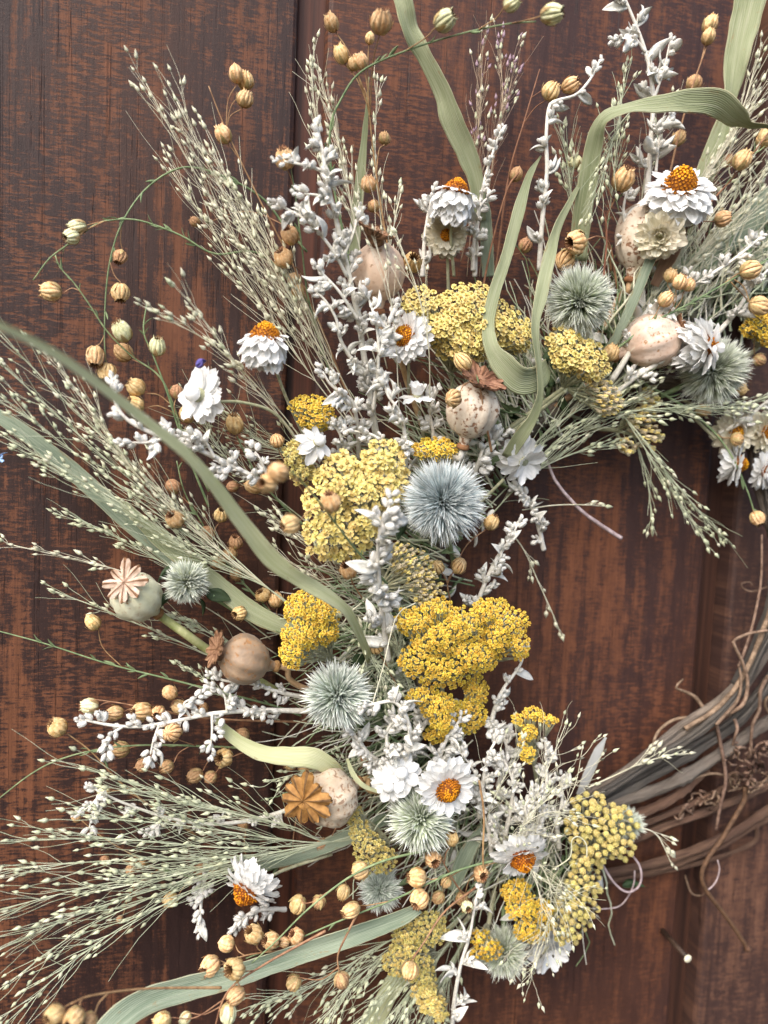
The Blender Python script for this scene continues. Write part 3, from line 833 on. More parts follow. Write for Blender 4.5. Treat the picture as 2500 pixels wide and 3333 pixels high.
def daisy(label, x, y, R, h, face, disc=.5, whorls=((-.55, 1.0), (-.2, .95), (.15, .85), (.5, .7)), per=15, tone='w', stem=None, dmat=0, bulb=False, dh=1.0):
    """paper-petalled everlasting; face = direction the flower looks"""
    rg = random.Random(hash_(label)); A = D(*face); c = P(x, y, h / 100); k = mpp(x, y, h / 100); rad = R * k
    st = path(stem, 24) if stem else smooth([P(x + 20, y + 60, .02), c - A * rad * .3], 6)
    T = thing('paper_daisy', label, 'dried flower', st[0], 'white everlasting flowers')
    mb = MB(); mb.tube(st, k * 5.8, k * 5.2, 8); cupm = lathe([(0, -.42), (.2, -.38), (.42, -.1), (.46, .05), (0, .12)], 12); mb.inst(cupm, mtx(c, A, 0, rad * .8), 0); mb.build('stem', M_YST, T)
    F = frame(A); pm = PETW if tone == 'w' else PETC
    dr = disc * rad
    if disc:
        mb = MB(); dome = lathe([(1, -.35), (1.0, .1), (.86, .5), (.5, .84), (0, .97)], 16); mb.inst(dome, mtx(c + A * rad * .05, A, 0, dr * .96, None, dr * .96 * dh), 2)
        n = 170; ga = PI * (3 - math.sqrt(5))
        tb = lathe([(.05, -.1), (.058, .1), (.082, .17), (.05, .15), (0, .12)], 6)
        for i in range(n):
            f = math.sqrt((i + .5) / n); a = i * ga; th = f * 1.5
            d = F @ Vector((math.sin(th) * math.cos(a), math.sin(th) * math.sin(a), math.cos(th)))
            e = F @ Vector((f * math.cos(a) * 1.0, f * math.sin(a) * 1.0, dh * math.cos(th * .98)))
            p = c + A * rad * .05 + e * dr
            zz = .5 + .5 * d.z
            mi = (1 if f < .55 else 0) if dmat == 0 else (1 if rg.random() < .35 + .3 * (f < .5) else 0)
            if rg.random() < .14: mi = 2
            mb.inst(tb, mtx(p, d, 0, dr * rg.uniform(.85, 1.15), None, dr * rg.uniform(.6, 1.3)), mi)
        mb.build('disc', [M_DISC, M_DISCT, M_DISCB], T, kind='stuff')
    for wi, (el, ln) in enumerate(whorls):
        m_ = int(per * 1.25 * (1 - .08 * wi))
        for i in range(m_):
            a = 2 * PI * (i + wi * .37 + rg.gauss(0, .12)) / m_; e = el + rg.gauss(0, .10)
            o_ = F @ Vector((math.cos(a), math.sin(a), 0)); d = o_ * math.cos(e) + A * math.sin(e)
            base = c + o_ * (dr * .8 if disc else rad * .12) + A * (rad * (-.18 + .10 * wi))
            ln_ = (rad - (dr * .75 if disc else rad * .1)) * ln * rg.uniform(.92, 1.12) * 1.25
            up = (A * math.cos(e) - o_ * math.sin(e)); xx = d.cross(up)
            M = (Matrix((xx, d, up)).transposed() @ Matrix.Diagonal((ln_ * rg.uniform(.95, 1.25), ln_, ln_))).to_4x4(); M.translation = base
            piece('petal', rg.choice(pm), T, M)
    if bulb:
        mb = MB(); bl = lathe([(0, -.5), (.7, -.35), (1, .1), (.86, .6), (.45, .95), (0, 1.05)], 14, lambda j, k_, a: (1 + .04 * (k_ % 2), 0)); mb.inst(bl, mtx(c + A * rad * (.34 if bulb == 2 else .15), A, 0, rad * .42), 0); mb.build('closed_bud', M_PETAL, T)
    return T

def crown_mb(nr, deep, droop, thick=.09):
    mb = MB(); per = 12; N = nr * per; rings = [0, .25, .5, .75, .92, 1.0]; vs = []; fs = []
    lob = [random.Random(nr * 7 + q).uniform(.82, 1.12) for q in range(nr)]
    def RR(a): return ((1 - deep) + deep * abs(math.cos(nr * a / 2)) ** .55) * lob[int(round(a / (2 * PI) * nr)) % nr] * (1 + .03 * math.sin(a * 23) + .025 * math.sin(a * 41))
    for s_ in (1, -1):
        for r_ in rings:
            for k in range(N):
                a = 2 * PI * k / N; q = RR(a) * r_; ph = abs(math.cos(nr * a / 2))
                z = droop * r_ * r_ + (.09 * ph ** 6 * (1 - abs(r_ - .5) * .9) - .05 * (1 - ph) * r_ if s_ > 0 else -thick - .02 * ph)
                if s_ > 0: z -= .07 * max(0, 1 - ((ph - .93) / .07) ** 2) * (r_ > .2) * 0
                if r_ == 1.0: z -= s_ * thick * .4
                vs.append((q * math.cos(a), q * math.sin(a), z))
    n = len(rings)
    for s_ in range(2):
        o = s_ * n * N
        for j in range(n - 1):
            for k in range(N):
                k2 = (k + 1) % N; f = (o + j * N + k, o + j * N + k2, o + (j + 1) * N + k2, o + (j + 1) * N + k)
                fs.append(f[::-1] if s_ == 0 else f)
    for k in range(N):
        k2 = (k + 1) % N; fs.append(((n - 1) * N + k, (n - 1) * N + k2, n * N + (n - 1) * N + k2, n * N + (n - 1) * N + k))
    mi = []
    for f in fs:
        c = [vs[i] for i in f]; x = sum(q[0] for q in c); y = sum(q[1] for q in c); a = math.atan2(y, x)
        mi.append(1 if abs(math.cos(nr * a / 2)) > .965 and math.hypot(x, y) / 4 > .1 else 0)
    mb.add(vs, fs, mi); return mb
def poppy(label, x, y, R, h, axis, mat, crown=(10, .25, -.1), cm=None, cs=.8, cax=None, cpos=None, stem=None, sm=None, tall=1.05, sr=10, ribs=.05):
    rg = random.Random(hash_(label)); A = D(*axis); c = P(x, y, h / 100); k = mpp(x, y, h / 100); rad = R * k
    T = thing('poppy_pod', label, 'seed pod', c, 'poppy seed pods')
    prof = [(0, -1.12), (.14, -1.1), (.16, -1.04), (.30, -.95), (.62, -.76), (.86, -.48), (.985, -.12), (1, .2), (.93, .5), (.76, .76), (.56, .92), (.46, 1.0), (.42, 1.06), (0, 1.06)]
    ph = [rg.uniform(0, 6) for _ in range(3)]
    cap = lathe(prof, 40, lambda j, k_, a: (1 + ribs * math.cos(10 * a) * (1 if 2 < j < 11 else 0) + .03 * math.sin(2 * a + ph[0]) + .02 * math.sin(3 * a + j + ph[2]) + .016 * math.sin(5 * a + j * .7 + ph[1]), 0))
    mb = MB(); mb.inst(cap, mtx(c, A, rg.uniform(0, 6), rad, None, rad * tall)); mb.build('capsule', mat, T)
    if crown:
        nr, dp, dr = crown; mb = MB(); ca = D(*cax) if cax else A
        cp = P(cpos[0], cpos[1], cpos[2] / 100) if cpos else c + A * rad * tall * 1.12
        mb.inst(crown_mb(nr, dp, dr), mtx(cp, ca, rg.uniform(0, 6), rad * cs))
        mb.m = [q for q in mb.m]
        nk = c + A * rad * tall * .98
        mb.tube([nk, nk.lerp(cp, .9)], rad * .30, rad * .26, 14)
        mb.build('crown', [cm or M_CROWN, M_RIDGE], T)
    foot = c - A * rad * tall * 1.04
    mb = MB(); ne = foot - A * rad * .34
    mb.tube(smooth([foot + A * rad * .14, foot, ne], 6), rad * .30, rad * .15, 14); mb.build('neck', mat, T)
    mb = MB(); mb.inst(lathe([(.14, -.10), (.22, -.09), (.25, -.02), (.235, .06), (.20, .11), (.14, .12)], 16), mtx(ne, A, 0, rad * 1.05)); mb.build('collar', M_COLLAR, T)
    st = smooth([ne, ne - A * rad * .5] + [P(p[0], p[1], p[2] / 100) for p in stem or []], 20) if stem else smooth([ne, ne - A * rad * 1.6], 4)
    mb = MB(); mb.tube(st, k * sr, k * sr * .95, 10); mb.build('stem', sm or M_PODSTT, T)
    return T

def blade(label, pts, mat, ncross=15, wave=.06, fold=.12, n=60, group='long dried grass blades', name='broad_grass', crimp=0.0, turn=0):
    """ribbon leaf: (x, y, h, width px, tilt deg) along it, ribbed lengthwise, with two faces and an edge"""
    rg = random.Random(hash_(label))
    ctr = smooth([P(p[0], p[1], p[2] / 100) for p in pts], n)
    L = [0]
    for a, b_ in zip(pts, pts[1:]): L.append(L[-1] + (P(a[0], a[1], a[2] / 100) - P(b_[0], b_[1], b_[2] / 100)).length)
    def it(col, f):
        s_ = f * L[-1]; i = 0
        while i < len(L) - 2 and s_ > L[i + 1]: i += 1
        t_ = (s_ - L[i]) / max(1e-9, L[i + 1] - L[i]); t_ = t_ * t_ * (3 - 2 * t_)
        return pts[i][col] + (pts[i + 1][col] - pts[i][col]) * t_
    T = thing(name, label, 'leaf', ctr[0], group)
    vs = []; uv = []; fs = []; ph = rg.uniform(0, 6)
    for i in range(n + 1):
        f = i / n; t_ = (ctr[min(i + 1, n)] - ctr[max(i - 1, 0)]).normalized()
        q = pts[min(len(pts) - 1, int(f * len(pts)))]
        kk = mpp(q[0], q[1], it(2, f) / 100)
        wd = it(3, f) * kk * .5; tl = math.radians(it(4, f) + turn)
        view = (CAM - ctr[i]).normalized(); x = t_.cross(view).normalized(); z = x.cross(t_)
        X = x * math.cos(tl) + z * math.sin(tl); Z = z * math.cos(tl) - x * math.sin(tl)
        for s_ in (0, 1):
            for j in range(ncross):
                e = (j / (ncross - 1)) * 2 - 1
                zz = fold * wd * (abs(e) ** 1.5 - .4) + wd * .035 * (1 if j % 2 else -1)
                zz += wave * wd * (abs(e) ** 2) * math.sin(f * 17 + ph + (2 if e > 0 else 0)) + wave * .7 * wd * e * math.sin(f * 9 + ph)
                if crimp: zz += crimp * wd * abs(e) ** 3 * math.sin(f * 210 + e)
                ee = e * (1 + .02 * math.sin(f * 60 + j) * (abs(e) > .9))
                p = ctr[i] + X * (ee * wd) + Z * (zz - s_ * .00022)
                vs.append((p.x, min(p.y, -.0012), p.z)); uv.append((j / (ncross - 1), f * L[-1], 0))
    m_ = 2 * ncross
    for i in range(n):
        for j in range(ncross - 1):
            a = i * m_ + j; fs.append((a, a + 1, a + m_ + 1, a + m_)); a += ncross; fs.append((a + 1, a, a + m_, a + m_ + 1))
        a = i * m_; fs += [(a, a + m_, a + m_ + ncross, a + ncross), (a + ncross - 1, a + 2 * ncross - 1, a + m_ + 2 * ncross - 1, a + m_ + ncross - 1)]
    for a, rv in ((0, 0), (n * m_, 1)):
        for j in range(ncross - 1):
            f = (a + j, a + ncross + j, a + ncross + j + 1, a + j + 1); fs.append(f if not rv else f[::-1])
    mb = MB(); mb.add(vs, fs, 0, uv); mb.build('blade', mat, T)
    return T

def twig(label, pts, r0, r1, mat, cat='twig', name='dry_twig', tip=None, group=None, n=50, seg=8):
    st = path(pts, n); k = mpp(pts[0][0], pts[0][1], .03)
    T = thing(name, label, cat, st[0], group); mb = MB()
    mb.tube(st, r0 * k, r1 * k, seg, rf=lambda f, a, s_: 1 + .07 * math.sin(f * 40 + a) + (.25 if tip and f > .97 else 0)); mb.build('stem', mat, T)
    return T
# ================================================================ the wreath ring
def ring():
    T = thing('grapevine_wreath', 'round grapevine wreath base of twisted brown vines carrying the flowers', 'wreath', P(2000, 2550, .03))
    rg = random.Random(5)
    def strand(pts, r0, m_, r1=None, n=70):
        st = path(pts, n); k = mpp(2200, 2450, .03); ph = rg.uniform(0, 6)
        mb = MB(); kn = [rg.random() for _ in range(3)]
        mb.tube(st, r0 * k, (r1 or r0) * k, 16, rf=lambda f, a, s_: 1 + .08 * math.sin(a * 1.9 + ph) + .07 * math.sin(f * 33 + ph) + .05 * math.sin(f * 71 + a) + .05 * math.sin(a * 5 + f * 9) + sum(.22 * math.exp(-((f - q) / .008) ** 2) for q in kn))
        mb.build('vine', m_, T)
    hid = [(1800, 2650, 3), (1600, 2640, 2.4), (1450, 2480, 2.2), (1370, 2200, 2.2), (1380, 1950, 2.2), (1470, 1700, 2.2), (1620, 1480, 2.2), (1850, 1310, 2.2), (2100, 1240, 2.2), (2300, 1280, 2.2)]
    strand([(2600, 1930, 3.2), (2510, 2080, 3.4), (2440, 2190, 3.4), (2362, 2280, 3.4), (2217, 2380, 3.4), (2000, 2545, 3.3)] + hid + [(2440, 1400, 2), (2482, 1600, 2), (2530, 1760, 2.6)], 25, M_VINE, n=110)
    strand([(2620, 2060, 3), (2505, 2215, 3), (2398, 2342, 3.1), (2253, 2442, 3.1), (2036, 2566, 3.1), (1850, 2660, 3), (1650, 2700, 2.2)], 21, M_VINED)
    strand([(2560, 1960, 4.4), (2478, 2110, 4.5), (2400, 2260, 4.4), (2290, 2370, 4.3), (2120, 2480, 4.1), (1960, 2580, 3.8), (1800, 2640, 3)], 15, M_VINED, 13)
    strand([(2600, 2300, 1.8), (2480, 2360, 2.4), (2343, 2455, 3), (2181, 2552, 3.2), (2000, 2612, 3.3), (1850, 2680, 3)], 20, M_VINE)
    strand([(2300, 2500, 2.6), (2200, 2590, 2.8), (2080, 2650, 3), (1930, 2690, 2.8)], 15, M_VINEB)
    strand([(2600, 2480, 1.2), (2500, 2556, 1.4), (2325, 2632, 1.8), (2145, 2697, 2), (2000, 2760, 2.2), (1850, 2790, 2)], 14, M_VINEB)
    strand([(2420, 2530, 1.8), (2290, 2600, 2.2), (2150, 2660, 2.4), (1980, 2725, 2.4)], 11, M_VINEB)
    strand([(2620, 2540, .8), (2500, 2634, .9), (2362, 2722, 1), (2181, 2795, 1.1), (2000, 2838, 1.2), (1800, 2870, 1.5)], 14, M_VINEB)
    strand([(2620, 2590, .7), (2500, 2662, .7), (2440, 2695, .7), (2340, 2755, .7), (2170, 2822, .8), (1980, 2866, 1), (1820, 2880, 1.2)], 11, M_VINEB)
    strand([(2463, 2690, .9), (2464, 2725, .9), (2440, 2750, .8), (2361, 2783, .7), (2253, 2815, .7), (2100, 2850, .7)], 7, M_VINEB)
    strand([(2580, 1750, 3.6), (2520, 1950, 4.6), (2430, 2180, 4.6), (2340, 2300, 4.2), (2230, 2372, 4)], 8, M_TEND)
    strand([(2440, 1370, 2.4), (2492, 1560, 2.6), (2522, 1750, 3), (2518, 1930, 3.2), (2468, 2090, 3.4), (2395, 2230, 3.4)], 17, M_VINED)
    strand([(2400, 1390, 1.8), (2478, 1500, 1.8), (2508, 1680, 2), (2545, 1900, 2.4), (2560, 2050, 2.6)], 15, M_VINEB)
    def tend(pts, r0, m_=M_TEND, r1=None, name='tendril', n=46):
        st = path(pts, n); k = mpp(2300, 2400, .03); mb = MB(); mb.tube(st, r0 * k, (r1 or r0 * .7) * k, 7); mb.build(name, m_, T)
    tend([(2380, 2325, 4), (2271, 2335, 3.4), (2203, 2340, 3), (2155, 2368, 3), (2130, 2407, 3.2), (2127, 2446, 3.5)], 6)
    tend([(2310, 2310, 3.6), (2290, 2302, 3.2), (2264, 2270, 3), (2231, 2252, 3), (2203, 2241, 3.2), (2206, 2228, 3.2), (2224, 2210, 3.2)], 8, M_TEND, 3)
    tend([(2375, 2322, 4.6), (2420, 2290, 5), (2434, 2219, 5), (2416, 2154, 5), (2391, 2100, 5), (2393, 2083, 5), (2440, 2062, 5), (2500, 2052, 5)], 6.5)
    tend([(2405, 2170, 4.6), (2440, 2070, 4.2), (2462, 1980, 4), (2478, 1880, 3.6), (2480, 1740, 3)], 5)
    tend([(2330, 2360, 4.6), (2400, 2280, 4.8), (2412, 2210, 4.7), (2404, 2160, 4.5)], 6)
    tend([(2500, 2200, 3.2), (2475, 2250, 3.4), (2472, 2310, 3.4), (2450, 2360, 3.4), (2445, 2430, 3.4), (2452, 2450, 3.2)], 7)
    tend([(2520, 2340, 3), (2492, 2300, 3.4), (2500, 2270, 3.6), (2530, 2280, 3.4)], 6)
    tend([(2500, 1910, 1.5), (2450, 1925, 1.2), (2420, 1915, 1), (2415, 1900, 1), (2440, 1895, 1), (2450, 1905, 1)], 3)
    tend([(2391, 2340, 4), (2400, 2370, 4.3), (2392, 2400, 4.3), (2385, 2425, 4)], 6)
    for cx, cy, n_ in ((2385, 2450, 26), (2420, 2500, 20), (2465, 2500, 22), (2450, 2560, 20), (2250, 2590, 20), (2235, 2640, 20), (2490, 2450, 20), (2400, 2540, 20), (2440, 2470, 26), (2475, 2540, 20), (2300, 2620, 14)):
        for q in range(max(2, n_ // 7)):                   # curled, dried tendrils in knots
            a0 = rg.uniform(0, 6); r_ = rg.uniform(14, 30); x, y = cx + rg.gauss(0, 16), cy + rg.gauss(0, 18); tr = rg.choice((-1, 1)) * rg.uniform(.45, .8)
            ps = []
            for i in range(11):
                rr = r_ * (1 - i * .065); ps.append((x + rr * math.cos(a0 + i * tr) + i * rg.uniform(-1, 3), y + rr * math.sin(a0 + i * tr) + i * rg.uniform(-2, 2), 3.2 + rg.gauss(0, .35) - (.8 if cx < 2300 else 0)))
            tend(ps, rg.uniform(3.4, 5.4), rg.choice((M_TEND, M_TEND, M_VINEB)), 2.4, 'curled_tendril', 34)
    tend([(2330, 2345, 3.5), (2362, 2523, 3.6), (2345, 2620, 3.4), (2331, 2700, 3.2)], 6.5, M_TEND, 5)
    tend([(2396, 2540, 2.8), (2330, 2518, 3), (2270, 2530, 3), (2220, 2556, 2.8)], 5)
    tend([(2500, 2540, 2.6), (2425, 2562, 2.6), (2370, 2575, 2.6)], 5)
    tend([(2424, 2560, 3), (2423, 2604, 3), (2380, 2680, 3), (2347, 2735, 3), (2304, 2795, 3), (2284, 2848, 3), (2300, 2900, 3), (2350, 2965, 3), (2400, 3035, 3), (2436, 3092, 3)], 8, M_TENDD, 7)
    tend([(2284, 2840, 3), (2290, 2880, 2.8), (2305, 2895, 2.8), (2330, 2870, 2.8), (2342, 2830, 2.8), (2336, 2800, 2.8)], 2.8, M_TENDP, 2)
    tend([(2230, 2850, .4), (2250, 2905, .5), (2280, 2915, .6), (2305, 2900, 1.6)], 3, M_TEND)
    tend([(1960, 2812, 3), (1998, 2872, 3.5), (2039, 2903, 3.8), (2075, 2890, 3.8), (2088, 2855, 3.8), (2080, 2815, 3.6), (2055, 2780, 3.2)], 3.8, M_TENDP, 3.4)
    tend([(2066, 2835, 3.6), (2062, 2880, 3.4), (2040, 2925, 3.2), (2010, 2952, 3), (1950, 2960, 2.8)], 2.6, M_TENDP, 2)
    mb = MB(); k = mpp(2431, 3086, .03); e = P(2432, 3084, .03)
    mb.inst(lathe([(.9, -1.6), (1.1, -.6), (1.7, .6), (1.55, 1), (0, .8)], 10), mtx(e, D(36, 57, 0), 0, 8 * k)); mb.build('tip', M_TENDD, T)
ring()
def nail():
    c = P(2155, 3028, 0); d = Vector((0, -1, 0)); k = mpp(2200, 3060, .02)
    T = thing('nail', 'single dark nail with a round bright head sticking out of the board at lower right', 'nail', c)
    mb = MB(); mb.tube([c + Vector((0, .004, 0)), c + d * .0305], 8.5 * k, 8.5 * k, 14); mb.build('shaft', M_IRON, T)
    mb = MB(); mb.inst(lathe([(0, -.1), (1, -.1), (1.06, .05), (.95, .16), (0, .2)], 20), mtx(c + d * .0305, d, 0, 12.2 * k)); mb.build('head', M_BRASS, T)
nail()

# ================================================================ filler behind everything
CURVE = [(2560, 900), (2300, 990), (2050, 1100), (1800, 1250), (1580, 1430), (1420, 1680), (1320, 1950), (1280, 2200), (1330, 2450), (1480, 2640), (1700, 2770), (1880, 2820)]
def filler():
    rg = random.Random(77); cs = smooth([Vector((x, y, 0)) for x, y in CURVE], 100)
    o = None; mb = MB()
    for i in range(1150):
        f = rg.random(); c = cs[int(f * 100)]; x, y = c.x + rg.gauss(0, 45), c.y + rg.gauss(0, 45)
        out = Vector((c.x - 2030, c.y - 1930)).normalized(); a = math.atan2(out.y, out.x) + rg.gauss(0, .42)
        L = rg.uniform(130, 470) * (.7 if c.x > 1600 and c.y > 2300 else 1); h0 = rg.uniform(.8, 3.6); h1 = h0 + rg.gauss(0, .8)
        pts = []; s = rg.uniform(-.35, .1) * L
        for q in range(6):
            l = s + L * q / 5; aa = a + rg.gauss(0, .05)
            pts.append((x + l * math.cos(aa) + rg.gauss(0, 5), y + l * math.sin(aa) + rg.gauss(0, 5), max(.25, min(4.2, h0 + (h1 - h0) * q / 5))))
        k = mpp(x, y, .02); c_ = rg.choice((0, 0, 1, 1, 2, 2, 3)); mb.tube(path(pts, 8), k * rg.uniform(1.6, 2.6 if c_ == 3 else 5.0), k * 1.3, 5, c_, cap=False)
    o = mb.build('stem_tangle', [M_STEMG, M_HAIRG, M_HAIR, M_SILST])
    o['kind'] = 'stuff'; o['label'] = 'tangle of dry green and straw stems packed under the flowers'; o['category'] = 'stems'
    # small broad leaves down among the stems
    rg = random.Random(78); mb = MB(); lm = [bpy.data.meshes[m_.name] for m_ in SLEAF + TLEAF]
    src = []
    for me in (SLEAF[0], SLEAF[1], TLEAF[0]):
        q = MB(); q.v = [tuple(v.co) for v in me.vertices]; q.f = [tuple(p.vertices) for p in me.polygons]; q.m = [0] * len(q.f); q.u = [(0, 0, 0)] * len(q.v); src.append(q)
    for i in range(420):
        c = cs[rg.randrange(101)]; x, y = c.x + rg.gauss(0, 85), c.y + rg.gauss(0, 85); a = rg.uniform(0, 6.3)
        k = mpp(x, y, .02); w_ = rg.choice((0, 0, 1, 1, 2))
        mb.inst(src[w_], leafm(P(x, y, rg.uniform(1.0, 3.6) / 100), D(math.cos(a), math.sin(a), rg.uniform(-.2, .7)), k * rg.uniform(45, 95), rg.uniform(0, 6)), 1 if w_ == 2 else (0 if rg.random() < .6 else 2))
    o = mb.build('leaf_litter', [M_SILL, M_THLEAF, M_STEMG])
    o['kind'] = 'stuff'; o['label'] = 'small silver and green leaves crowded among the stems'; o['category'] = 'leaves'
filler()

# ================================================================ long blades
blade('blurred pale green grass blade arching nearest the camera from the left edge', [(-60, 1035, 20, 26, 10), (0, 1060, 19.6, 29, 10), (200, 1165, 17.5, 40, 15), (430, 1335, 15, 44, 20), (640, 1510, 13, 48, 20), (780, 1690, 11.4, 60, 10), (880, 1815, 10.4, 62, -15), (965, 1880, 9.8, 48, -35), (1060, 1935, 9, 54, 15), (1130, 1990, 8.2, 48, 25), (1175, 2075, 6.8, 36, 20), (1205, 2150, 5, 29, 10)], M_BLADEY, wave=.05, turn=24)
blade('sage grass blade hanging in from the top edge above the left daisy', [(1300, -40, 4.6, 58, 5), (1318, 20, 4.6, 62, 15), (1335, 95, 4.4, 66, 40), (1385, 190, 4.2, 50, -10), (1440, 300, 4, 58, -20), (1470, 390, 3.8, 72, -5), (1520, 500, 3.4, 66, 10), (1552, 600, 3, 54, 25), (1560, 720, 2.6, 46, 25)], M_BLADE)
blade('wide straight sage grass blade rising to the top right corner', [(2215, 760, 2.6, 60, 5), (2265, 640, 3, 64, 5), (2330, 480, 3.4, 66, 0), (2375, 330, 3.8, 44, -25), (2400, 180, 4, 80, 10), (2428, 60, 4.2, 94, 5), (2450, -40, 4.4, 100, 0)], M_BLADE)
blade('sage grass blade that rises and folds over to the right in a broad arch', [(1880, 850, 3.8, 57, 5), (1893, 720, 4.4, 61, 0), (1912, 600, 5, 63, 0), (1932, 480, 5.6, 57, 5), (1962, 388, 6.4, 46, 40), (2040, 352, 6.8, 52, 60), (2150, 338, 7, 61, 30), (2250, 328, 7, 72, 10), (2335, 335, 7, 83, 0), (2395, 380, 6.8, 74, -20), (2440, 408, 6.6, 31, -50), (2500, 412, 6.4, 24, -60), (2560, 430, 6.2, 37, -20)], M_BLADE, wave=.05)
blade('sage grass blade curling in a hook over the pale yarrow at upper centre', [(1762, 505, 4.6, 5, 0), (1722, 575, 5, 23, 5), (1688, 690, 5.4, 40, 10), (1650, 830, 5.8, 39, 15), (1610, 950, 6.2, 39, 10), (1590, 1050, 6.6, 39, 5), (1600, 1130, 7, 49, -10), (1645, 1195, 7.2, 81, -8), (1700, 1240, 7.1, 92, -10), (1755, 1228, 6.6, 84, -25), (1785, 1190, 6, 53, -40)], M_BLADE, crimp=.05)
blade('narrow green grass blade standing in front of the pale yarrow', [(1900, 575, 4.6, 6, 0), (1860, 650, 5, 20, 20), (1815, 740, 5.6, 30, 30), (1785, 850, 6.2, 42, 5), (1762, 960, 6.8, 44, 10), (1742, 1060, 7.2, 30, 25), (1752, 1170, 7.2, 26, 45), (1760, 1270, 7, 24, 35), (1740, 1350, 6.6, 32, 15), (1695, 1420, 6, 46, 5), (1650, 1490, 5, 40, 10)], M_BLADE, crimp=.04)
blade('broad dusty green grass blade under the seed heads at left', [(-60, 1325, 2, 41, 5), (60, 1395, 2.2, 50, 5), (250, 1545, 2.4, 58, 5), (440, 1715, 2.7, 59, 5), (600, 1840, 3, 63, 8), (760, 1950, 3.3, 58, 10), (900, 2030, 3.3, 48, 12), (1020, 2100, 3, 41, 10)], M_BLADEB)
blade('second green grass blade lying along the broad one at left', [(400, 1640, 2.9, 30, 10), (540, 1770, 3.3, 58, 15), (680, 1880, 3.6, 60, 15), (820, 1990, 3.8, 66, 20), (960, 2060, 3.7, 50, 20)], M_BLADE)
blade('short twisted yellow green grass blade left of the round poppy pod', [(700, 2340, 4.4, 22, 5), (765, 2405, 4.8, 40, 10), (850, 2450, 5.2, 54, 20), (940, 2462, 5.4, 63, 15), (1020, 2468, 5.4, 67, 5), (1085, 2505, 5, 54, -10), (1120, 2560, 4, 36, 0)], M_BLADEY)
blade('wide crumpled blue green grass blade sweeping to the bottom left corner', [(1365, 2955, 5.6, 34, 10), (1300, 2990, 5.8, 48, 10), (1180, 3035, 6.1, 57, 12), (1050, 3080, 6.4, 60, 12), (900, 3130, 6.7, 63, 10), (750, 3180, 7.2, 68, 8), (600, 3220, 7.8, 74, 5), (480, 3258, 8.4, 79, 0), (400, 3310, 9, 89, -10), (330, 3380, 9.4, 89, -15)], M_BLADEB, crimp=.05, fold=.5)
blade('slender sage grass blade standing up behind the silver spray at top', [(1150, 900, 2, 34, 5), (1158, 740, 2.2, 36, 5), (1172, 590, 2.4, 34, 10), (1186, 450, 2.6, 20, 10), (1196, 330, 2.8, 9, 10), (1200, 250, 2.9, 4, 0)], M_BLADE)
blade('broad blue green grass blade lying behind the seed fan at upper right', [(1960, 1180, 2.2, 60, 5), (2120, 1010, 2.4, 74, 5), (2280, 860, 2.6, 86, 5), (2420, 730, 2.8, 92, 5), (2580, 600, 3, 96, 5)], M_BLADEB)
blade('dark blue green grass blade crossing the spotted pod at upper right', [(1930, 1230, 3.6, 24, 10), (2010, 1090, 4.4, 30, 10), (2070, 960, 5, 34, 15), (2115, 850, 5.2, 34, 15), (2170, 740, 5, 26, 15)], M_BLADEB)
blade('green grass blade pointing down at the bottom edge', [(1330, 3120, 3, 50, 5), (1290, 3190, 3, 62, 5), (1245, 3270, 3, 60, 5), (1200, 3370, 3, 54, 5)], M_BLADEY)
blade('thin green grass blade curving above the round poppy pod', [(1130, 2470, 5.2, 10, 20), (1150, 2520, 5.6, 18, 20), (1180, 2555, 5.8, 16, 20), (1225, 2575, 5.6, 12, 20), (1275, 2592, 5, 8, 10)], M_BLADEY)
blade('blue green grass blade low under the seed fan at lower left', [(1260, 2660, 2.6, 40, 5), (1120, 2730, 2.6, 46, 5), (960, 2790, 2.4, 40, 5), (800, 2830, 2.2, 24, 5)], M_BLADEB)
blade('pinkish brown dried leaf strip beside the white daisies at upper right', [(2130, 930, 4, 30, 10), (2180, 830, 4.6, 56, 20), (2215, 740, 5, 54, 15), (2232, 650, 5, 30, 10)], M_BLADET)
blade('dark green bent grass blade below the green thistle at bottom centre', [(1470, 2900, 3.6, 40, 5), (1510, 2800, 3.8, 52, 5), (1560, 2720, 3.8, 40, 10), (1640, 2680, 3.4, 30, 10)], M_BLADEB)
blade('blurred white felted leaf standing up behind the pale yarrow at lower right', [(1885, 2590, 3, 21, 5), (1915, 2520, 3.4, 31, 5), (1945, 2450, 3.6, 28, 5), (1972, 2400, 3.7, 8, 5)], M_BLADEW)
blade('green blade at upper centre behind the dried cream daisy', [(1590, 900, 2.2, 40, 5), (1585, 800, 2.4, 42, 5), (1580, 700, 2.6, 38, 5), (1570, 620, 2.6, 20, 5)], M_BLADEB)

# ================================================================ feathery grass
LP = 'large fan of cream seed heads, '
for i, (nm, pts) in enumerate([
    ('tallest panicle of the cream seed fan at upper left', [(1190, 1430, 2.5), (1020, 1130, 3.4), (860, 860, 4), (690, 560, 4.2), (575, 330, 4.2)]),
    ('leftmost panicle of the cream seed fan at upper left', [(1170, 1420, 2.5), (980, 1130, 3.2), (800, 830, 3.6), (610, 520, 3.8), (475, 270, 3.8)]),
    ('lower panicle of the cream seed fan at upper left', [(1150, 1400, 2.5), (960, 1150, 3), (790, 900, 3), (650, 690, 2.8), (560, 560, 2.6)]),
    ('right hand panicle of the cream seed fan at upper left', [(1200, 1400, 2.5), (1070, 1150, 3.6), (940, 900, 4.2), (800, 680, 4.4), (680, 480, 4.2)]),
    ('short panicle filling the middle of the cream seed fan at upper left', [(1160, 1350, 2.5), (1040, 1130, 4), (900, 890, 4.6), (760, 690, 4.4)])]):
    panicle(nm, pts, 25, 9, 300, 'c', start=.22, size=1.05, wig=.07)
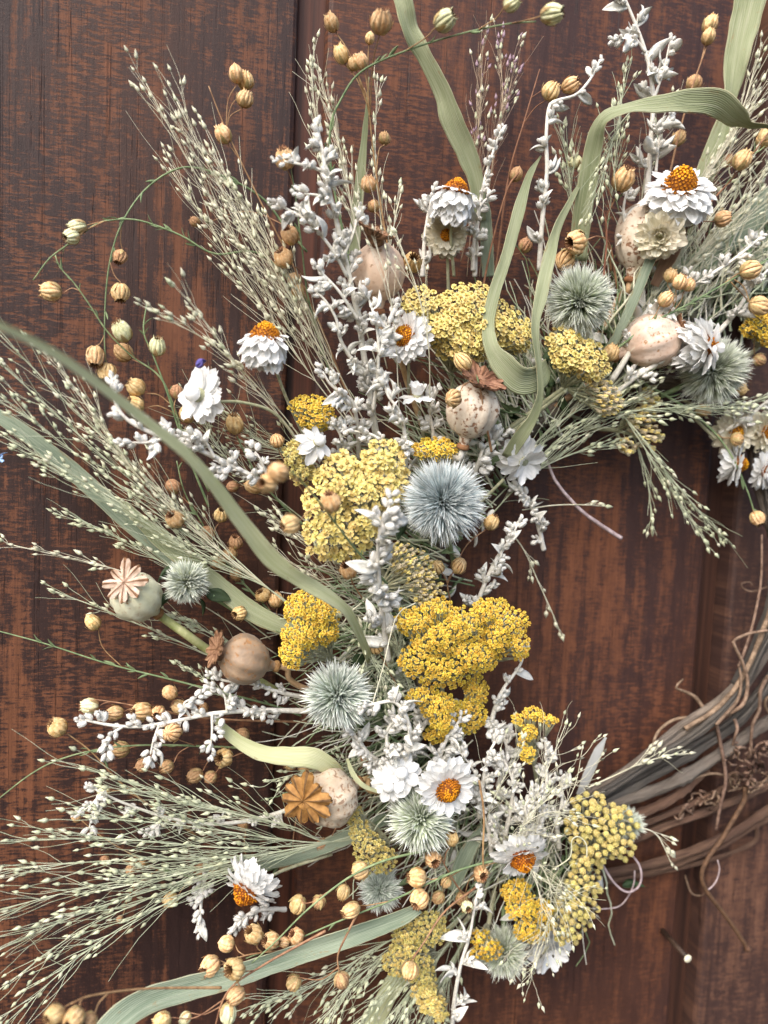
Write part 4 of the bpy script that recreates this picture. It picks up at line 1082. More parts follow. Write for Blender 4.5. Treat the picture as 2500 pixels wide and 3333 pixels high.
panicle('cream panicle reaching left above the purple petal', [(1060, 1560, 3), (960, 1400, 4), (830, 1250, 5), (690, 1120, 6), (500, 1015, 6.8)], 15, 6, 200, 'c', start=.4, size=1.15)
panicle('cream panicle reaching up left between two white daisies', [(1050, 1560, 3), (930, 1380, 4.4), (800, 1230, 5.2), (700, 1090, 6), (622, 985, 6.6)], 13, 6, 190, 'c', start=.4, size=1.15)
panicle('cream panicle rising behind the tip of the tall silver spray', [(1230, 1200, 2), (1140, 900, 2.4), (1070, 600, 2.8), (1030, 400, 3), (1012, 200, 3.2)], 24, 6, 220, 'c', start=.4)
panicle('cream panicle standing right of the tall silver spray', [(1260, 1200, 2), (1180, 850, 2.4), (1130, 600, 2.6), (1085, 400, 2.8), (1045, 270, 2.8)], 22, 8, 220, 'c', start=.4)
panicle('single slim cream panicle beside the slender blade at top', [(1290, 1100, 2.6), (1245, 760, 3), (1222, 500, 3.2), (1228, 265, 3.4)], 8, 3, 170, 'c', start=.45, size=1.1)
panicle('sparse panicle crossing the pinkish poppy pod', [(1300, 1350, 5.5), (1285, 1080, 6.4), (1250, 880, 6.8), (1165, 650, 6.8)], 9, 9, 230, 'c', start=.5, hr=1.4)
panicle('sparse panicle in front of the pale yarrow at upper centre', [(1400, 1350, 5.5), (1395, 1130, 7), (1360, 950, 7), (1290, 760, 6.6)], 7, 9, 230, 'c', start=.4, hr=1.4)
panicle('sparse panicle rising right of the pinkish poppy pod', [(1310, 1000, 3), (1270, 850, 3.2), (1285, 720, 3.4), (1305, 630, 3.4)], 6, 8, 110, 'c', start=.3)
for nm, e, m1, m2 in (
    ('uppermost green panicle of the fan at the left edge', (0, 1090), (330, 1420), (640, 1700)),
    ('second green panicle of the fan at the left edge', (15, 1195), (340, 1490), (640, 1735)),
    ('third green panicle of the fan at the left edge', (0, 1290), (320, 1530), (620, 1750)),
    ('fourth green panicle of the fan at the left edge', (10, 1420), (330, 1600), (640, 1790)),
    ('lowest green panicle of the fan at the left edge', (130, 1500), (420, 1670), (680, 1830)),
    ('long loose panicle above the fan at the left edge', (185, 1180), (400, 1480), (660, 1740)),
    ('loose panicle with few seeds left of the flax stems', (280, 1300), (460, 1560), (720, 1800))):
    panicle(nm, [(1080, 2080, 2.2), (880, 1920, 3.4), (*m2, 4), (*m1, 4.4), (*e, 4.6)], 20, 8, 250, 'g' if 'green' in nm else 'c', start=.36, size=1.02, wig=.075)
panicle('small panicle of few seeds below the broad blade at left', [(900, 2130, 2.2), (640, 1960, 3), (400, 1860, 3.2), (45, 1775, 3.4)], 9, 3, 170, 'c', start=.5, size=1.15)
panicle('short panicle pointing left above the daisy crowned poppy pod', [(880, 2080, 2.2), (640, 1900, 3), (400, 1760, 3.2), (225, 1675, 3.4)], 12, 4, 170, 'g', start=.5, size=1.1)
panicle('short panicle pointing left below the daisy crowned poppy pod', [(900, 2260, 2.2), (650, 2120, 2.6), (400, 2010, 3), (180, 1925, 3.2)], 12, 4, 190, 'g', start=.35, size=1.0)
panicle('faint panicle behind the stem of the daisy crowned poppy pod', [(980, 2240, 2.2), (800, 2130, 2.6), (640, 2040, 2.8), (500, 1990, 3)], 16, 8, 180, 'g', start=.3)
panicle('faint panicle between the brown poppy pod and the silver spray', [(940, 2360, 2.2), (800, 2290, 2.6), (690, 2230, 2.8), (600, 2170, 3)], 10, 9, 120, 'g', start=.3)
for nm, e, m1, m2 in (
    ('uppermost panicle of the wide fan at lower left', (280, 2500), (620, 2610), (900, 2680)),
    ('upper panicle with dense green seeds in the fan at lower left', (420, 2580), (720, 2640), (950, 2690)),
    ('level panicle of the fan at lower left', (300, 2660), (620, 2690), (900, 2730)),
    ('long panicle reaching the left edge over the silver spray', (0, 2740), (360, 2730), (760, 2760)),
    ('panicle reaching the left edge just under the silver spray', (10, 2830), (380, 2800), (760, 2790)),
    ('fourth panicle from the bottom of the fan at lower left', (0, 2960), (330, 2880), (720, 2820)),
    ('third panicle from the bottom of the fan at lower left', (0, 3090), (300, 2960), (700, 2840)),
    ('second panicle from the bottom of the fan at lower left', (0, 3220), (280, 3020), (660, 2860)),
    ('lowest panicle of the fan at lower left', (30, 3320), (330, 3060), (680, 2880)),
    ('short panicle inside the fan at lower left', (330, 2900), (560, 2850), (820, 2790))):
    panicle(nm, [(1280, 2690, 2.6), (1080, 2740, 3.4), (*m2, 4.2), (*m1, 5), (*e, 5.6)], 19, 10.5, 320, 'g', start=.34, size=1.1, wig=.085)
panicle('mauve panicle behind the sage blade at top centre', [(1520, 900, 1.8), (1545, 600, 2), (1562, 350, 2.2), (1572, 150, 2.4)], 20, 7, 200, 'm', start=.4, hr=1.3, size=.9)
panicle('second mauve panicle standing at top centre', [(1560, 900, 1.6), (1600, 550, 1.8), (1635, 330, 2), (1625, 160, 2)], 18, 8, 200, 'm', start=.4, hr=1.3, size=.9)
panicle('third mauve panicle leaning right at top centre', [(1500, 850, 1.6), (1570, 560, 1.8), (1630, 400, 2), (1680, 200, 2)], 16, 8, 180, 'm', start=.4, hr=1.3, size=.9)
panicle('green panicle drooping beside the arched blade', [(1960, 860, 3), (1990, 640, 4), (2010, 450, 4.6), (2030, 270, 4.6)], 18, 10, 180, 'g', start=.3, drop=.04)
panicle('green panicle left of the arched blade', [(1900, 860, 3), (1870, 700, 3.4), (1850, 560, 3.6), (1830, 440, 3.6)], 14, 9, 170, 'g', start=.25)
panicle('green panicle hanging under the arched blade', [(2080, 330, 6), (2010, 420, 5.8), (1975, 520, 5.6), (1945, 640, 5.4)], 16, 9, 180, 'g', start=.1)
panicle('green panicle behind the largest daisy at upper right', [(2060, 860, 2), (2090, 640, 2.4), (2130, 460, 2.6), (2180, 330, 2.8)], 12, 12, 190, 'c', start=.3)
for nm, pts in (
    ('long panicle of the fan running to the upper right corner', [(1850, 1350, 2.6), (2050, 1060, 3.4), (2250, 790, 4), (2420, 560, 4.4), (2500, 430, 4.6)]),
    ('lower long panicle of the fan at the upper right', [(1900, 1300, 2.6), (2130, 1020, 3.4), (2330, 800, 4), (2510, 640, 4.4)]),
    ('panicle passing above the pale pink pod at upper right', [(1950, 1260, 2.6), (2180, 1050, 3), (2380, 880, 3.4), (2530, 770, 3.6)]),
    ('panicle left of the long fan at the upper right', [(2000, 1000, 2.2), (2200, 720, 3.4), (2350, 500, 4), (2470, 310, 4.4)]),
    ('high panicle near the straight blade at top right', [(2080, 950, 2.2), (2290, 600, 3.4), (2400, 400, 4), (2465, 190, 4.4)]),
    ('crowded panicle between two flax capsules at the right', [(2020, 1140, 3.4), (2180, 930, 4), (2330, 760, 4.4), (2490, 560, 4.8)])):
    panicle(nm, pts, 22, 9, 270, 'c', start=.28)
for nm, pts, n_ in (
    ('green panicle lying along the stem bundle right of the blue thistle', [(1560, 1680, 2.6), (1740, 1500, 3.4), (1900, 1390, 4), (2080, 1290, 4.4)], 24),
    ('upper green panicle of the stem bundle right of the blue thistle', [(1580, 1620, 2.6), (1780, 1410, 3.6), (1960, 1290, 4.2), (2150, 1190, 4.6)], 24),
    ('green panicle at the right end of the stem bundle', [(1700, 1480, 2.6), (1900, 1370, 3.8), (2150, 1330, 4.4), (2400, 1330, 4.6)], 18),
    ('lowest green panicle beside the opening of the wreath', [(1560, 1720, 2.6), (1700, 1570, 3.2), (1830, 1490, 3.4), (1990, 1440, 3.4)], 16)):
    panicle(nm, pts, n_, 8, 230, 'g', start=.2)
panicle('longest green panicle drooping into the opening of the wreath', [(1950, 1280, 3.6), (2070, 1400, 4), (2170, 1540, 4), (2300, 1690, 3.8), (2345, 1735, 3.6)], 17, 5, 180, 'g', start=.25)
panicle('second green panicle drooping into the opening of the wreath', [(1980, 1280, 3.6), (2080, 1430, 4), (2170, 1570, 3.8), (2290, 1755, 3.4)], 15, 6, 170, 'g', start=.25)
panicle('small green panicle hanging straight down into the opening', [(1990, 1300, 3), (2075, 1450, 3), (2110, 1580, 2.8), (2122, 1710, 2.6)], 7, 5, 120, 'g', start=.4)
panicle('thin panicle trailing to the right edge above the small daisies', [(2050, 1290, 3.6), (2200, 1320, 4), (2350, 1330, 4.2), (2510, 1290, 4.4)], 10, 9, 190, 'g', start=.2)
panicle('thin panicle of two seeds lying level over the opening', [(1700, 1660, 3), (1800, 1645, 3), (1890, 1643, 3), (1970, 1648, 3)], 2, 3, 60, 'c', start=.6)
panicle('lone trailing panicle hanging right of the silver leaves', [(1660, 1730, 3.4), (1705, 1790, 3), (1755, 1900, 2.6), (1800, 2000, 2.4), (1828, 2070, 2.2)], 5, 2.5, 60, 'c', start=.2, size=1.1)
for nm, pts in (
    ('leftmost green panicle hanging at the bottom edge', [(1480, 2960, 3), (1330, 3060, 3.6), (1180, 3170, 4), (1050, 3320, 4.2)]),
    ('second green panicle hanging at the bottom edge', [(1500, 2980, 3), (1380, 3090, 3.8), (1270, 3210, 4.2), (1170, 3340, 4.4)]),
    ('third green panicle hanging at the bottom edge', [(1520, 3000, 3), (1430, 3110, 4), (1340, 3230, 4.4), (1290, 3350, 4.6)]),
    ('green panicle spreading left under the crumpled blade', [(1400, 2990, 3), (1220, 3090, 3.4), (1030, 3200, 3.6), (840, 3270, 3.6)]),
    ('rightmost green panicle hanging at the bottom edge', [(1540, 2990, 3), (1480, 3120, 3.6), (1430, 3240, 3.8), (1390, 3350, 3.8)])):
    panicle(nm, pts, 24, 13, 230, 'g', start=.22, drop=.03)
for nm, pts, n_ in (
    ('wiry panicle with dark seeds over the silver leaves at lower right', [(1640, 2880, 4), (1690, 2720, 6), (1760, 2560, 6.4), (1840, 2360, 6)], 13),
    ('wiry panicle rising over the beaded yarrow at lower right', [(1760, 2850, 4), (1800, 2700, 6.6), (1870, 2560, 7), (1895, 2440, 6.8)], 13),
    ('wiry panicle tangled over the orange eyed daisy at lower right', [(1620, 2780, 4), (1690, 2700, 7), (1760, 2650, 7.2), (1830, 2640, 7)], 14),
    ('wiry panicle hanging past the beaded yarrow at the bottom', [(1720, 2760, 5), (1790, 2880, 7), (1780, 3020, 6.8), (1740, 3160, 6.4)], 14),
    ('wiry panicle hanging to the lowest white daisy', [(1700, 2780, 5), (1760, 2920, 6.6), (1755, 3060, 6), (1720, 3190, 5.6)], 10),
    ('wiry panicle left of the small gold sprig', [(1560, 2760, 4), (1600, 2620, 6), (1660, 2500, 6.2), (1700, 2430, 6)], 11)):
    panicle(nm, pts, n_, 24, 190, 'd', start=.15, wig=.16, curl=.05, hr=1.2, size=.85)
for nm, pts, n_ in (
    ('wiry curling panicle above the beaded yarrow', [(1760, 2780, 4), (1740, 2660, 6.4), (1800, 2570, 6.8), (1860, 2540, 6.8)], 14),
    ('wiry curling panicle across the fluffy gold yarrow', [(1660, 2800, 5), (1740, 2840, 7), (1810, 2900, 7), (1840, 2960, 6.8)], 14)):
    panicle(nm, pts, n_, 30, 190, 'd', start=.1, wig=.22, curl=.08, hr=1.1, size=.8)
panicle('thin white panicle crossing onto the vines at lower right', [(1900, 2570, 4), (2010, 2520, 4.6), (2100, 2480, 4.8), (2195, 2455, 4.8)], 8, 9, 110, 'c', start=.3)
panicle('bent thin panicle over the brown vines at lower right', [(1960, 2640, 4), (2080, 2690, 4.6), (2140, 2720, 4.8), (2185, 2810, 4.8)], 4, 7, 80, 'c', start=.4)
for nm, pts in (
    ('curly green panicle between the two golden yarrows', [(1290, 2340, 3), (1230, 2190, 4.4), (1170, 2080, 5), (1110, 2040, 5.2)]),
    ('curly green panicle falling beside the pale green thistle', [(1200, 2000, 4), (1190, 2090, 5), (1240, 2200, 5.2), (1260, 2290, 5)]),
    ('curly green panicle above the round poppy pod', [(1230, 2560, 3), (1130, 2500, 4), (1010, 2510, 4.4), (880, 2540, 4.6)])):
    panicle(nm, pts, 16, 20, 130, 'g', start=.1, wig=.14, curl=.05)
panicle('straw stems packed left of the pale yellow yarrow', [(1160, 1960, 3), (1080, 1850, 4), (1000, 1770, 4.4), (900, 1690, 4.4)], 16, 12, 190, 'c', start=.1)
panicle('straw stems packed under the pale yellow yarrow', [(1180, 1980, 3), (1060, 1900, 3.4), (960, 1840, 3.6), (880, 1790, 3.6)], 14, 12, 170, 'c', start=.1)
panicle('green stems running down between the yarrows to the thistle', [(1390, 2350, 3), (1330, 2230, 3.6), (1290, 2080, 3.8), (1250, 1950, 3.8)], 22, 9, 240, 'g', start=.0, size=.9)
panicle('fine green panicle under the left white daisies', [(1150, 1560, 2.4), (1000, 1500, 3), (850, 1440, 3), (700, 1330, 3)], 24, 16, 260, 'g', start=.2, size=.8)
panicle('fine green panicle below the purple petal', [(1000, 1700, 2.2), (850, 1580, 2.6), (720, 1470, 2.8), (650, 1340, 2.8)], 20, 18, 240, 'g', start=.2, size=.8)
# ================================================================ silver artemisia
silver('tall silver spray standing in front of the cream seed fan', [(1230, 1450, 3), (1195, 1220, 4.6), (1155, 980, 5.6), (1105, 760, 6.4), (1065, 590, 6.8), (1045, 470, 6.8), (1025, 395, 6.6)],
       [[(1215, 1340, 5), (1232, 1180, 6.4), (1225, 1060, 6.8), (1190, 940, 6.6)], [(1130, 900, 6), (1080, 810, 6.6), (1000, 720, 6.8), (905, 665, 6.8)], [(1165, 1040, 6), (1105, 950, 6.6), (1040, 880, 6.6)],
        [(1060, 560, 6.8), (1000, 540, 7), (925, 525, 7)], [(1085, 670, 6.7), (1050, 640, 7), (990, 630, 7)], [(1120, 830, 6.4), (1150, 760, 6.6), (1165, 700, 6.6)], [(1225, 1180, 6), (1260, 1080, 6.4), (1280, 1010, 6.4)]], bud=12, blen=70, r=10, auto=.95)
silver('bent silver spray left of the tall spray above the gold yarrow', [(1170, 1490, 3), (1160, 1360, 4.8), (1140, 1300, 5.6), (1080, 1255, 6), (1050, 1210, 6.2)], bud=12, blen=50, r=7)
silver('silver spray climbing above the blue thistle', [(1320, 1560, 4), (1318, 1420, 5.4), (1300, 1340, 6), (1265, 1290, 6.2), (1245, 1230, 6.2)], bud=12, blen=50, r=7)
silver('silver spray with hooked leaves left of the pale yarrow', [(1240, 1300, 4), (1120, 1130, 5.6), (1095, 1040, 6.2), (1060, 980, 6.4), (1030, 950, 6.4)], bud=11, blen=45)
silver('silver twig tucked above the pale yellow yarrow', [(1250, 1620, 4), (1262, 1480, 5), (1220, 1420, 5.4), (1130, 1400, 5.4)], bud=11, blen=40, lf=.3)
silver('slender silver spray with a bent tip at upper centre right', [(1755, 880, 3.6), (1765, 720, 4.4), (1780, 560, 4.8), (1778, 450, 5), (1787, 350, 5), (1815, 327, 5), (1875, 308, 5), (1920, 260, 5), (1955, 195, 5)], auto=.62, bud=11, blen=30, lf=.7)
silver('tall silver spray reaching the top edge at upper right', [(2105, 640, 3.6), (2118, 470, 4.2), (2125, 300, 4.6), (2095, 150, 4.8), (2040, 10, 5), (2020, -40, 5)], [[(2125, 330, 4.6), (2160, 230, 4.8), (2180, 140, 4.8)], [(2100, 170, 4.8), (2060, 120, 5), (2010, 130, 5)], [(2135, 560, 4.4), (2150, 430, 4.6), (2185, 370, 4.6)]], auto=.8, bud=9.5, leaf=88, blen=62, r=8, lf=1.0)
silver('small silver spray behind the daisy at top centre', [(1545, 900, 2.4), (1555, 720, 3), (1575, 600, 3.4), (1600, 510, 3.6), (1632, 420, 3.6)], bud=10, blen=40, lf=.2)
silver('silver spray left of the cream daisy at top centre', [(1375, 900, 2.4), (1382, 780, 3), (1395, 690, 3.4), (1410, 620, 3.4)], bud=10, blen=40)
silver('silver spray hanging right of the top centre daisy', [(1540, 880, 2.6), (1545, 760, 3.4), (1560, 680, 4), (1590, 640, 4.2)], bud=10, blen=45)
silver('silver spray reaching up left under the blurred blade', [(900, 1590, 4.6), (780, 1530, 5.6), (650, 1465, 6.4), (520, 1420, 7), (420, 1370, 7.2), (375, 1310, 7.2), (365, 1230, 7.2)],
       [[(540, 1425, 7), (480, 1440, 7.2), (425, 1440, 7.2)], [(700, 1490, 6.4), (660, 1430, 6.6), (600, 1420, 6.6)], [(820, 1550, 5.6), (770, 1530, 5.8), (725, 1540, 5.8)], [(880, 1580, 5), (850, 1500, 5.6), (830, 1470, 5.6)]], auto=.7, bud=13, blen=46, r=8.5, lf=.4)
silver('long silver spray lying level at left above the flax row', [(1010, 2315, 3.4), (850, 2312, 4.4), (700, 2322, 5), (580, 2345, 5.2), (460, 2365, 5.2), (360, 2360, 5.2), (260, 2340, 5.2)],
       [[(520, 2355, 5.4), (500, 2410, 5.6), (490, 2455, 5.6)], [(690, 2325, 5.2), (690, 2385, 5.4), (685, 2435, 5.4)], [(400, 2365, 5.4), (350, 2400, 5.6), (345, 2430, 5.6)], [(740, 2320, 5), (730, 2265, 5.2), (700, 2240, 5.2)], [(620, 2338, 5.2), (600, 2290, 5.2), (640, 2270, 5.2)]], auto=.75, bud=12.5, blen=44, r=8, lf=.35)
silver('silver twigs under the brown poppy pod', [(990, 2270, 3.4), (900, 2250, 4.2), (820, 2225, 4.6), (730, 2215, 4.8), (695, 2200, 4.8)], auto=1.2, bud=11, blen=42, lf=.4)
silver('thin curved silver spray low in the seed fan at lower left', [(1000, 2610, 2.6), (860, 2660, 3), (700, 2682, 3.2), (560, 2665, 3.4), (420, 2620, 3.6), (340, 2585, 3.7), (285, 2555, 3.7)], [[(330, 2585, 3.8), (290, 2625, 4), (265, 2640, 4)], [(320, 2585, 3.8), (300, 2650, 4), (290, 2700, 4)], [(560, 2665, 3.5), (520, 2690, 3.6), (490, 2700, 3.6)]], auto=.5, bud=10.5, blen=40, r=7, lf=.7)
silver('blurred silver spray in front of the pale yarrow and blue thistle', [(1265, 2150, 5.2), (1245, 2010, 6.6), (1235, 1900, 8), (1230, 1800, 9.2), (1240, 1720, 10), (1275, 1630, 10.4)], auto=1.25, bud=15, leaf=92, blen=52, r=8, lf=1.1)
silver('silver spray hanging below right of the blue thistle', [(1540, 2010, 3.6), (1570, 1920, 4.4), (1610, 1830, 4.8), (1650, 1770, 4.8), (1690, 1700, 4.6)], auto=1.2, bud=10.5, blen=60, lf=.9)
silver('small silver spray beside the opening near the blue thistle', [(1770, 1790, 3), (1755, 1720, 3.4), (1730, 1650, 3.6), (1695, 1580, 3.6), (1680, 1510, 3.6)], auto=1.2, bud=11, blen=48, lf=.6)
silver('silver spray with curled white tips right of the dotted poppy pod', [(1540, 1560, 3.6), (1560, 1500, 4.6), (1580, 1450, 5), (1630, 1420, 5.2)], auto=1.3, bud=13, blen=50, lf=.3)
silver('silver twig curling right along the big golden yarrow', [(1590, 2400, 3.4), (1610, 2310, 4), (1640, 2240, 4.4), (1690, 2170, 4.4), (1710, 2110, 4.4)], auto=1.0, bud=10, blen=40, lf=.4)
silver('hooked silver spray in front of the green thistle', [(1310, 2500, 5.4), (1335, 2420, 6.4), (1325, 2340, 7), (1285, 2285, 7.2), (1225, 2290, 7.2), (1165, 2305, 7)], auto=1.2, bud=12, blen=46, r=8, lf=.5)
silver('silver spray bunched above the white daisy pair', [(1330, 2520, 4.6), (1270, 2450, 5.8), (1260, 2380, 6.2), (1290, 2340, 6.2)], auto=1.6, bud=12, blen=60, lf=.6)
silver('silver twigs left of the white daisy pair', [(1280, 2500, 4), (1210, 2460, 5), (1160, 2400, 5.4), (1140, 2370, 5.4)], auto=1.4, bud=11, blen=46, lf=.5)
silver('silver spray below the lowest golden cluster', [(1420, 2520, 4), (1440, 2440, 5), (1470, 2380, 5.4), (1500, 2340, 5.4)], auto=1.5, bud=11, blen=60, lf=.8)
silver('leafy silver spray right of the white daisy pair', [(1560, 2660, 4), (1570, 2560, 5), (1590, 2460, 5.4), (1620, 2400, 5.4)], [[(1570, 2560, 5), (1530, 2490, 5.4), (1490, 2440, 5.4)]], auto=1.4, bud=11, blen=60, lf=.9, leaf=56)
silver('leafy silver spray under the small gold sprig', [(1640, 2740, 4), (1660, 2640, 4.6), (1670, 2550, 5), (1640, 2470, 5)], auto=1.4, bud=10, blen=66, lf=1, leaf=62)
silver('leafy silver spray left of the beaded yarrow', [(1740, 2760, 4), (1750, 2680, 4.4), (1775, 2580, 4.6), (1780, 2490, 4.6), (1775, 2420, 4.6)], auto=1.2, bud=9.5, blen=60, lf=1, leaf=58)
silver('silver spray above the orange eyed daisy at lower right', [(1690, 2760, 4.4), (1720, 2690, 5), (1710, 2620, 5.2), (1760, 2580, 5.2)], auto=1.5, bud=10, blen=60, lf=1, leaf=58)
silver('curled silver leaves between the two lower white daisies', [(1600, 2780, 4), (1590, 2700, 4.8), (1560, 2620, 5), (1545, 2560, 5)], auto=1.2, bud=8, blen=56, lf=1.4, leaf=70)
silver('pale silver leaves crowding the left side of the beaded yarrow', [(1820, 2760, 3.6), (1815, 2680, 4.2), (1830, 2600, 4.4), (1825, 2530, 4.4)], auto=1.2, bud=8, blen=56, lf=1.5, leaf=64)
silver('silver leaves low behind the small gold sprig', [(1620, 2560, 3), (1650, 2470, 3.6), (1640, 2400, 3.8), (1600, 2350, 3.8)], auto=1.4, bud=9, blen=60, lf=1.3, leaf=66)
silver('short silver sprig left of the dotted poppy pod', [(1400, 1520, 3), (1410, 1420, 4.2), (1400, 1340, 4.8), (1420, 1280, 5)], auto=1.3, bud=10.5, blen=46, lf=.8, leaf=64)
silver('short silver sprig directly above the largest pale yarrow', [(1130, 1560, 3), (1120, 1460, 4.6), (1100, 1400, 5.2), (1060, 1370, 5.2)], auto=1.3, bud=10.5, blen=46, lf=.8, leaf=60)
silver('low silver sprig between the spiky thistle and the small golden yarrow', [(1330, 2500, 3), (1360, 2400, 4.2), (1390, 2340, 4.6), (1370, 2300, 4.8)], auto=1.3, bud=10.5, blen=50, lf=.9, leaf=66)
silver('thin silver spray with long leaves hanging at the bottom edge', [(1470, 3380, 4), (1480, 3250, 5), (1500, 3140, 5.4), (1530, 3040, 5.6), (1545, 2950, 5.6), (1560, 2890, 5.4)], auto=.5, bud=9, leaf=90, blen=50, r=7, lf=1.2)
silver('drooping silver spike among the seed stems at lower left', [(670, 2800, 3), (665, 2860, 3.6), (655, 2930, 3.8), (652, 3020, 3.8)], auto=1.9, bud=11, blen=26, lf=.2)
silver('silver spray under the tilted daisy at lower left', [(930, 2960, 3), (860, 2960, 3.6), (800, 2980, 4), (765, 3020, 4)], auto=1.3, bud=10, blen=40, lf=.5)
silver('silver spray with broad leaves across the upper right', [(1990, 1240, 4), (2120, 1050, 5.2), (2260, 930, 5.6), (2380, 850, 5.6), (2480, 770, 5.6)], auto=.7, bud=11, leaf=62, blen=60, r=8, lf=.7)
silver('silver spray behind the pale pink pod at upper right', [(1980, 1300, 4), (2080, 1220, 5), (2200, 1150, 5.4), (2300, 1090, 5.6)], auto=.9, bud=12, leaf=56, blen=50, r=7)
silver('silver sprig at the right edge near the gold yarrow', [(2330, 1090, 4), (2400, 1010, 4.6), (2450, 930, 4.8), (2520, 860, 4.8)], auto=.9, bud=10, leaf=60, blen=50)
silver('silver leaves hanging from the largest daisy at upper right', [(2130, 880, 3.6), (2060, 780, 4), (2030, 700, 4.2), (2040, 620, 4.2)], auto=.8, bud=9, leaf=80, blen=50, lf=1.3)
silver('silver sprig at the right edge above the small daisies', [(2340, 1410, 3), (2420, 1370, 3.6), (2480, 1320, 3.8), (2530, 1290, 3.8)], auto=1.2, bud=10, leaf=50, blen=50)

# ================================================================ yarrow
yarrow('pale yellow yarrow with two lobes under the hooked blade', [(1372, 985, 62, 50), (1440, 1065, 90, 60), (1530, 1000, 100, 80), (1600, 1060, 100, 90), (1520, 1120, 110, 62), (1690, 1090, 50, 60)], 5.2, 'pale', 16.5, 1.4, node=(1470, 1210, 2.4), stem=[(1480, 1400, 2)], face=(0, -.35, 1))
yarrow('pale yellow yarrow below the round green thistle at upper right', [(1840, 1110, 60, 50), (1880, 1160, 90, 60), (1925, 1190, 62, 52)], 5.8, 'pale', 17, 1.2, node=(1835, 1262, 4), stem=[(1650, 1400, 3)], face=(0, -.35, 1))
yarrow('dried beige yarrow cluster hanging under the pale one at upper right', [(1965, 1270, 46, 30), (1980, 1310, 42, 44)], 5.0, 'dry', 19, .8, node=(1845, 1265, 4), stem=[(1660, 1410, 3)], face=(.5, .1, 1))
yarrow('small golden yarrow above the cupped white bud', [(1010, 1325, 72, 38), (1030, 1365, 60, 40)], 4.8, 'gold', 13, 1.4, node=(1040, 1440, 3), stem=[(1130, 1560, 2)], face=(0, -.8, 1))
yarrow('largest pale yarrow of clear separate florets left of the blue thistle', [(1250, 1495, 66, 62), (1265, 1570, 60, 80), (1190, 1610, 70, 100), (1110, 1560, 80, 80), (1060, 1650, 74, 80), (1060, 1740, 72, 74), (1130, 1740, 80, 82), (1190, 1700, 56, 70)], 6.0, 'pale', 27, 1.5, node=(1190, 1760, 3), stem=[(1300, 1960, 2)], fs=.60)
yarrow('small dull yarrow tucked behind the largest pale one', [(960, 1480, 40, 46), (985, 1540, 36, 36)], 5.0, 'olive', 17, 1.0, node=(1020, 1560, 3), stem=[(1120, 1700, 2)])
yarrow('golden yarrow peeping over the top of the blue thistle', [(1415, 1462, 78, 36)], 4.8, 'gold', 16, 1.4, node=(1430, 1560, 3), stem=[(1450, 1700, 2)], face=(0, -.5, 1))
yarrow('dried cream yarrow seen from the side below the blue thistle', [(1345, 1835, 60, 44), (1375, 1890, 50, 50), (1400, 1935, 46, 46), (1310, 1800, 40, 36)], 6.0, 'dry', 18, 1.0, node=(1240, 1920, 4.6), stem=[(1255, 2050, 4), (1290, 2250, 2.5)], face=(.5, -.3, 1), fuzz=60)
yarrow('golden yarrow left of the blurred blade tip', [(1000, 1985, 76, 62), (1050, 2000, 54, 60), (990, 2060, 72, 60), (955, 2120, 46, 60), (1060, 2060, 40, 40)], 5.8, 'gold', 13.5, 1.6, node=(1080, 2150, 3.4), stem=[(1180, 2300, 2)], face=(-.2, -.1, 1))
yarrow('largest golden yarrow in the middle of the wreath', [(1350, 2020, 70, 46), (1430, 2080, 90, 70), (1500, 2040, 80, 66), (1540, 2140, 84, 60), (1440, 2180, 96, 62), (1360, 2150, 60, 60), (1420, 1980, 60, 40)], 6.2, 'gold', 14, 1.8, node=(1440, 2200, 3.4), stem=[(1440, 2350, 2)])
yarrow('golden yarrow lobe reaching right over the dark opening', [(1600, 1990, 66, 44), (1660, 2030, 62, 56), (1690, 2100, 34, 50), (1620, 2080, 50, 60)], 6.0, 'gold', 13.5, 1.4, node=(1560, 2160, 3.4), stem=[(1500, 2320, 2)])
yarrow('small golden yarrow below the largest golden one', [(1375, 2265, 54, 30), (1430, 2300, 60, 46), (1440, 2350, 40, 40)], 5.6, 'gold', 13.5, 1.2, node=(1440, 2400, 3.2), stem=[(1460, 2520, 2)])
yarrow('deep golden yarrow in shade behind the silver twigs', [(1550, 2250, 40, 50), (1520, 2330, 66, 56), (1420, 2390, 40, 30)], 4.2, 'gold', 14, 1.0, node=(1500, 2420, 2.4), stem=[(1520, 2560, 2)], fuzz=30)
yarrow('small sprig of split gold yarrow at the edge of the opening', [(1733, 2322, 28, 22), (1686, 2342, 17, 20), (1790, 2345, 24, 18), (1722, 2385, 24, 28), (1702, 2410, 16, 28), (1718, 2455, 24, 26), (1755, 2330, 14, 18)], 5.0, 'gold', 12.5, .5, node=(1740, 2490, 3), stem=[(1760, 2620, 2)], face=(0, -.6, 1), fuzz=40)
yarrow('round pale yarrow of separate beads beside the vines', [(1920, 2640, 70, 60), (1990, 2690, 82, 72), (1900, 2700, 60, 70), (2010, 2750, 52, 52), (1950, 2770, 50, 40)], 5.2, 'bead', 24, 1.2, node=(1900, 2800, 3), stem=[(1800, 2850, 2)], fs=.56, face=(.2, 0, 1))
yarrow('drooping pale yarrow of beads below the round one', [(1905, 2810, 46, 50), (1900, 2880, 54, 56), (1880, 2960, 70, 60), (1850, 3020, 60, 50)], 5.0, 'bead', 21.5, 1.2, node=(1820, 2880, 3), stem=[(1740, 2850, 2)], fs=.56, face=(.2, .15, 1))
yarrow('fluffy gold yarrow under the orange eyed daisy', [(1680, 2900, 48, 40), (1710, 2960, 60, 50), (1730, 3030, 56, 40), (1770, 2980, 40, 50)], 4.6, 'gold', 13.5, 1.0, node=(1720, 2960, 2.6), stem=[(1680, 2830, 2)], fuzz=50)
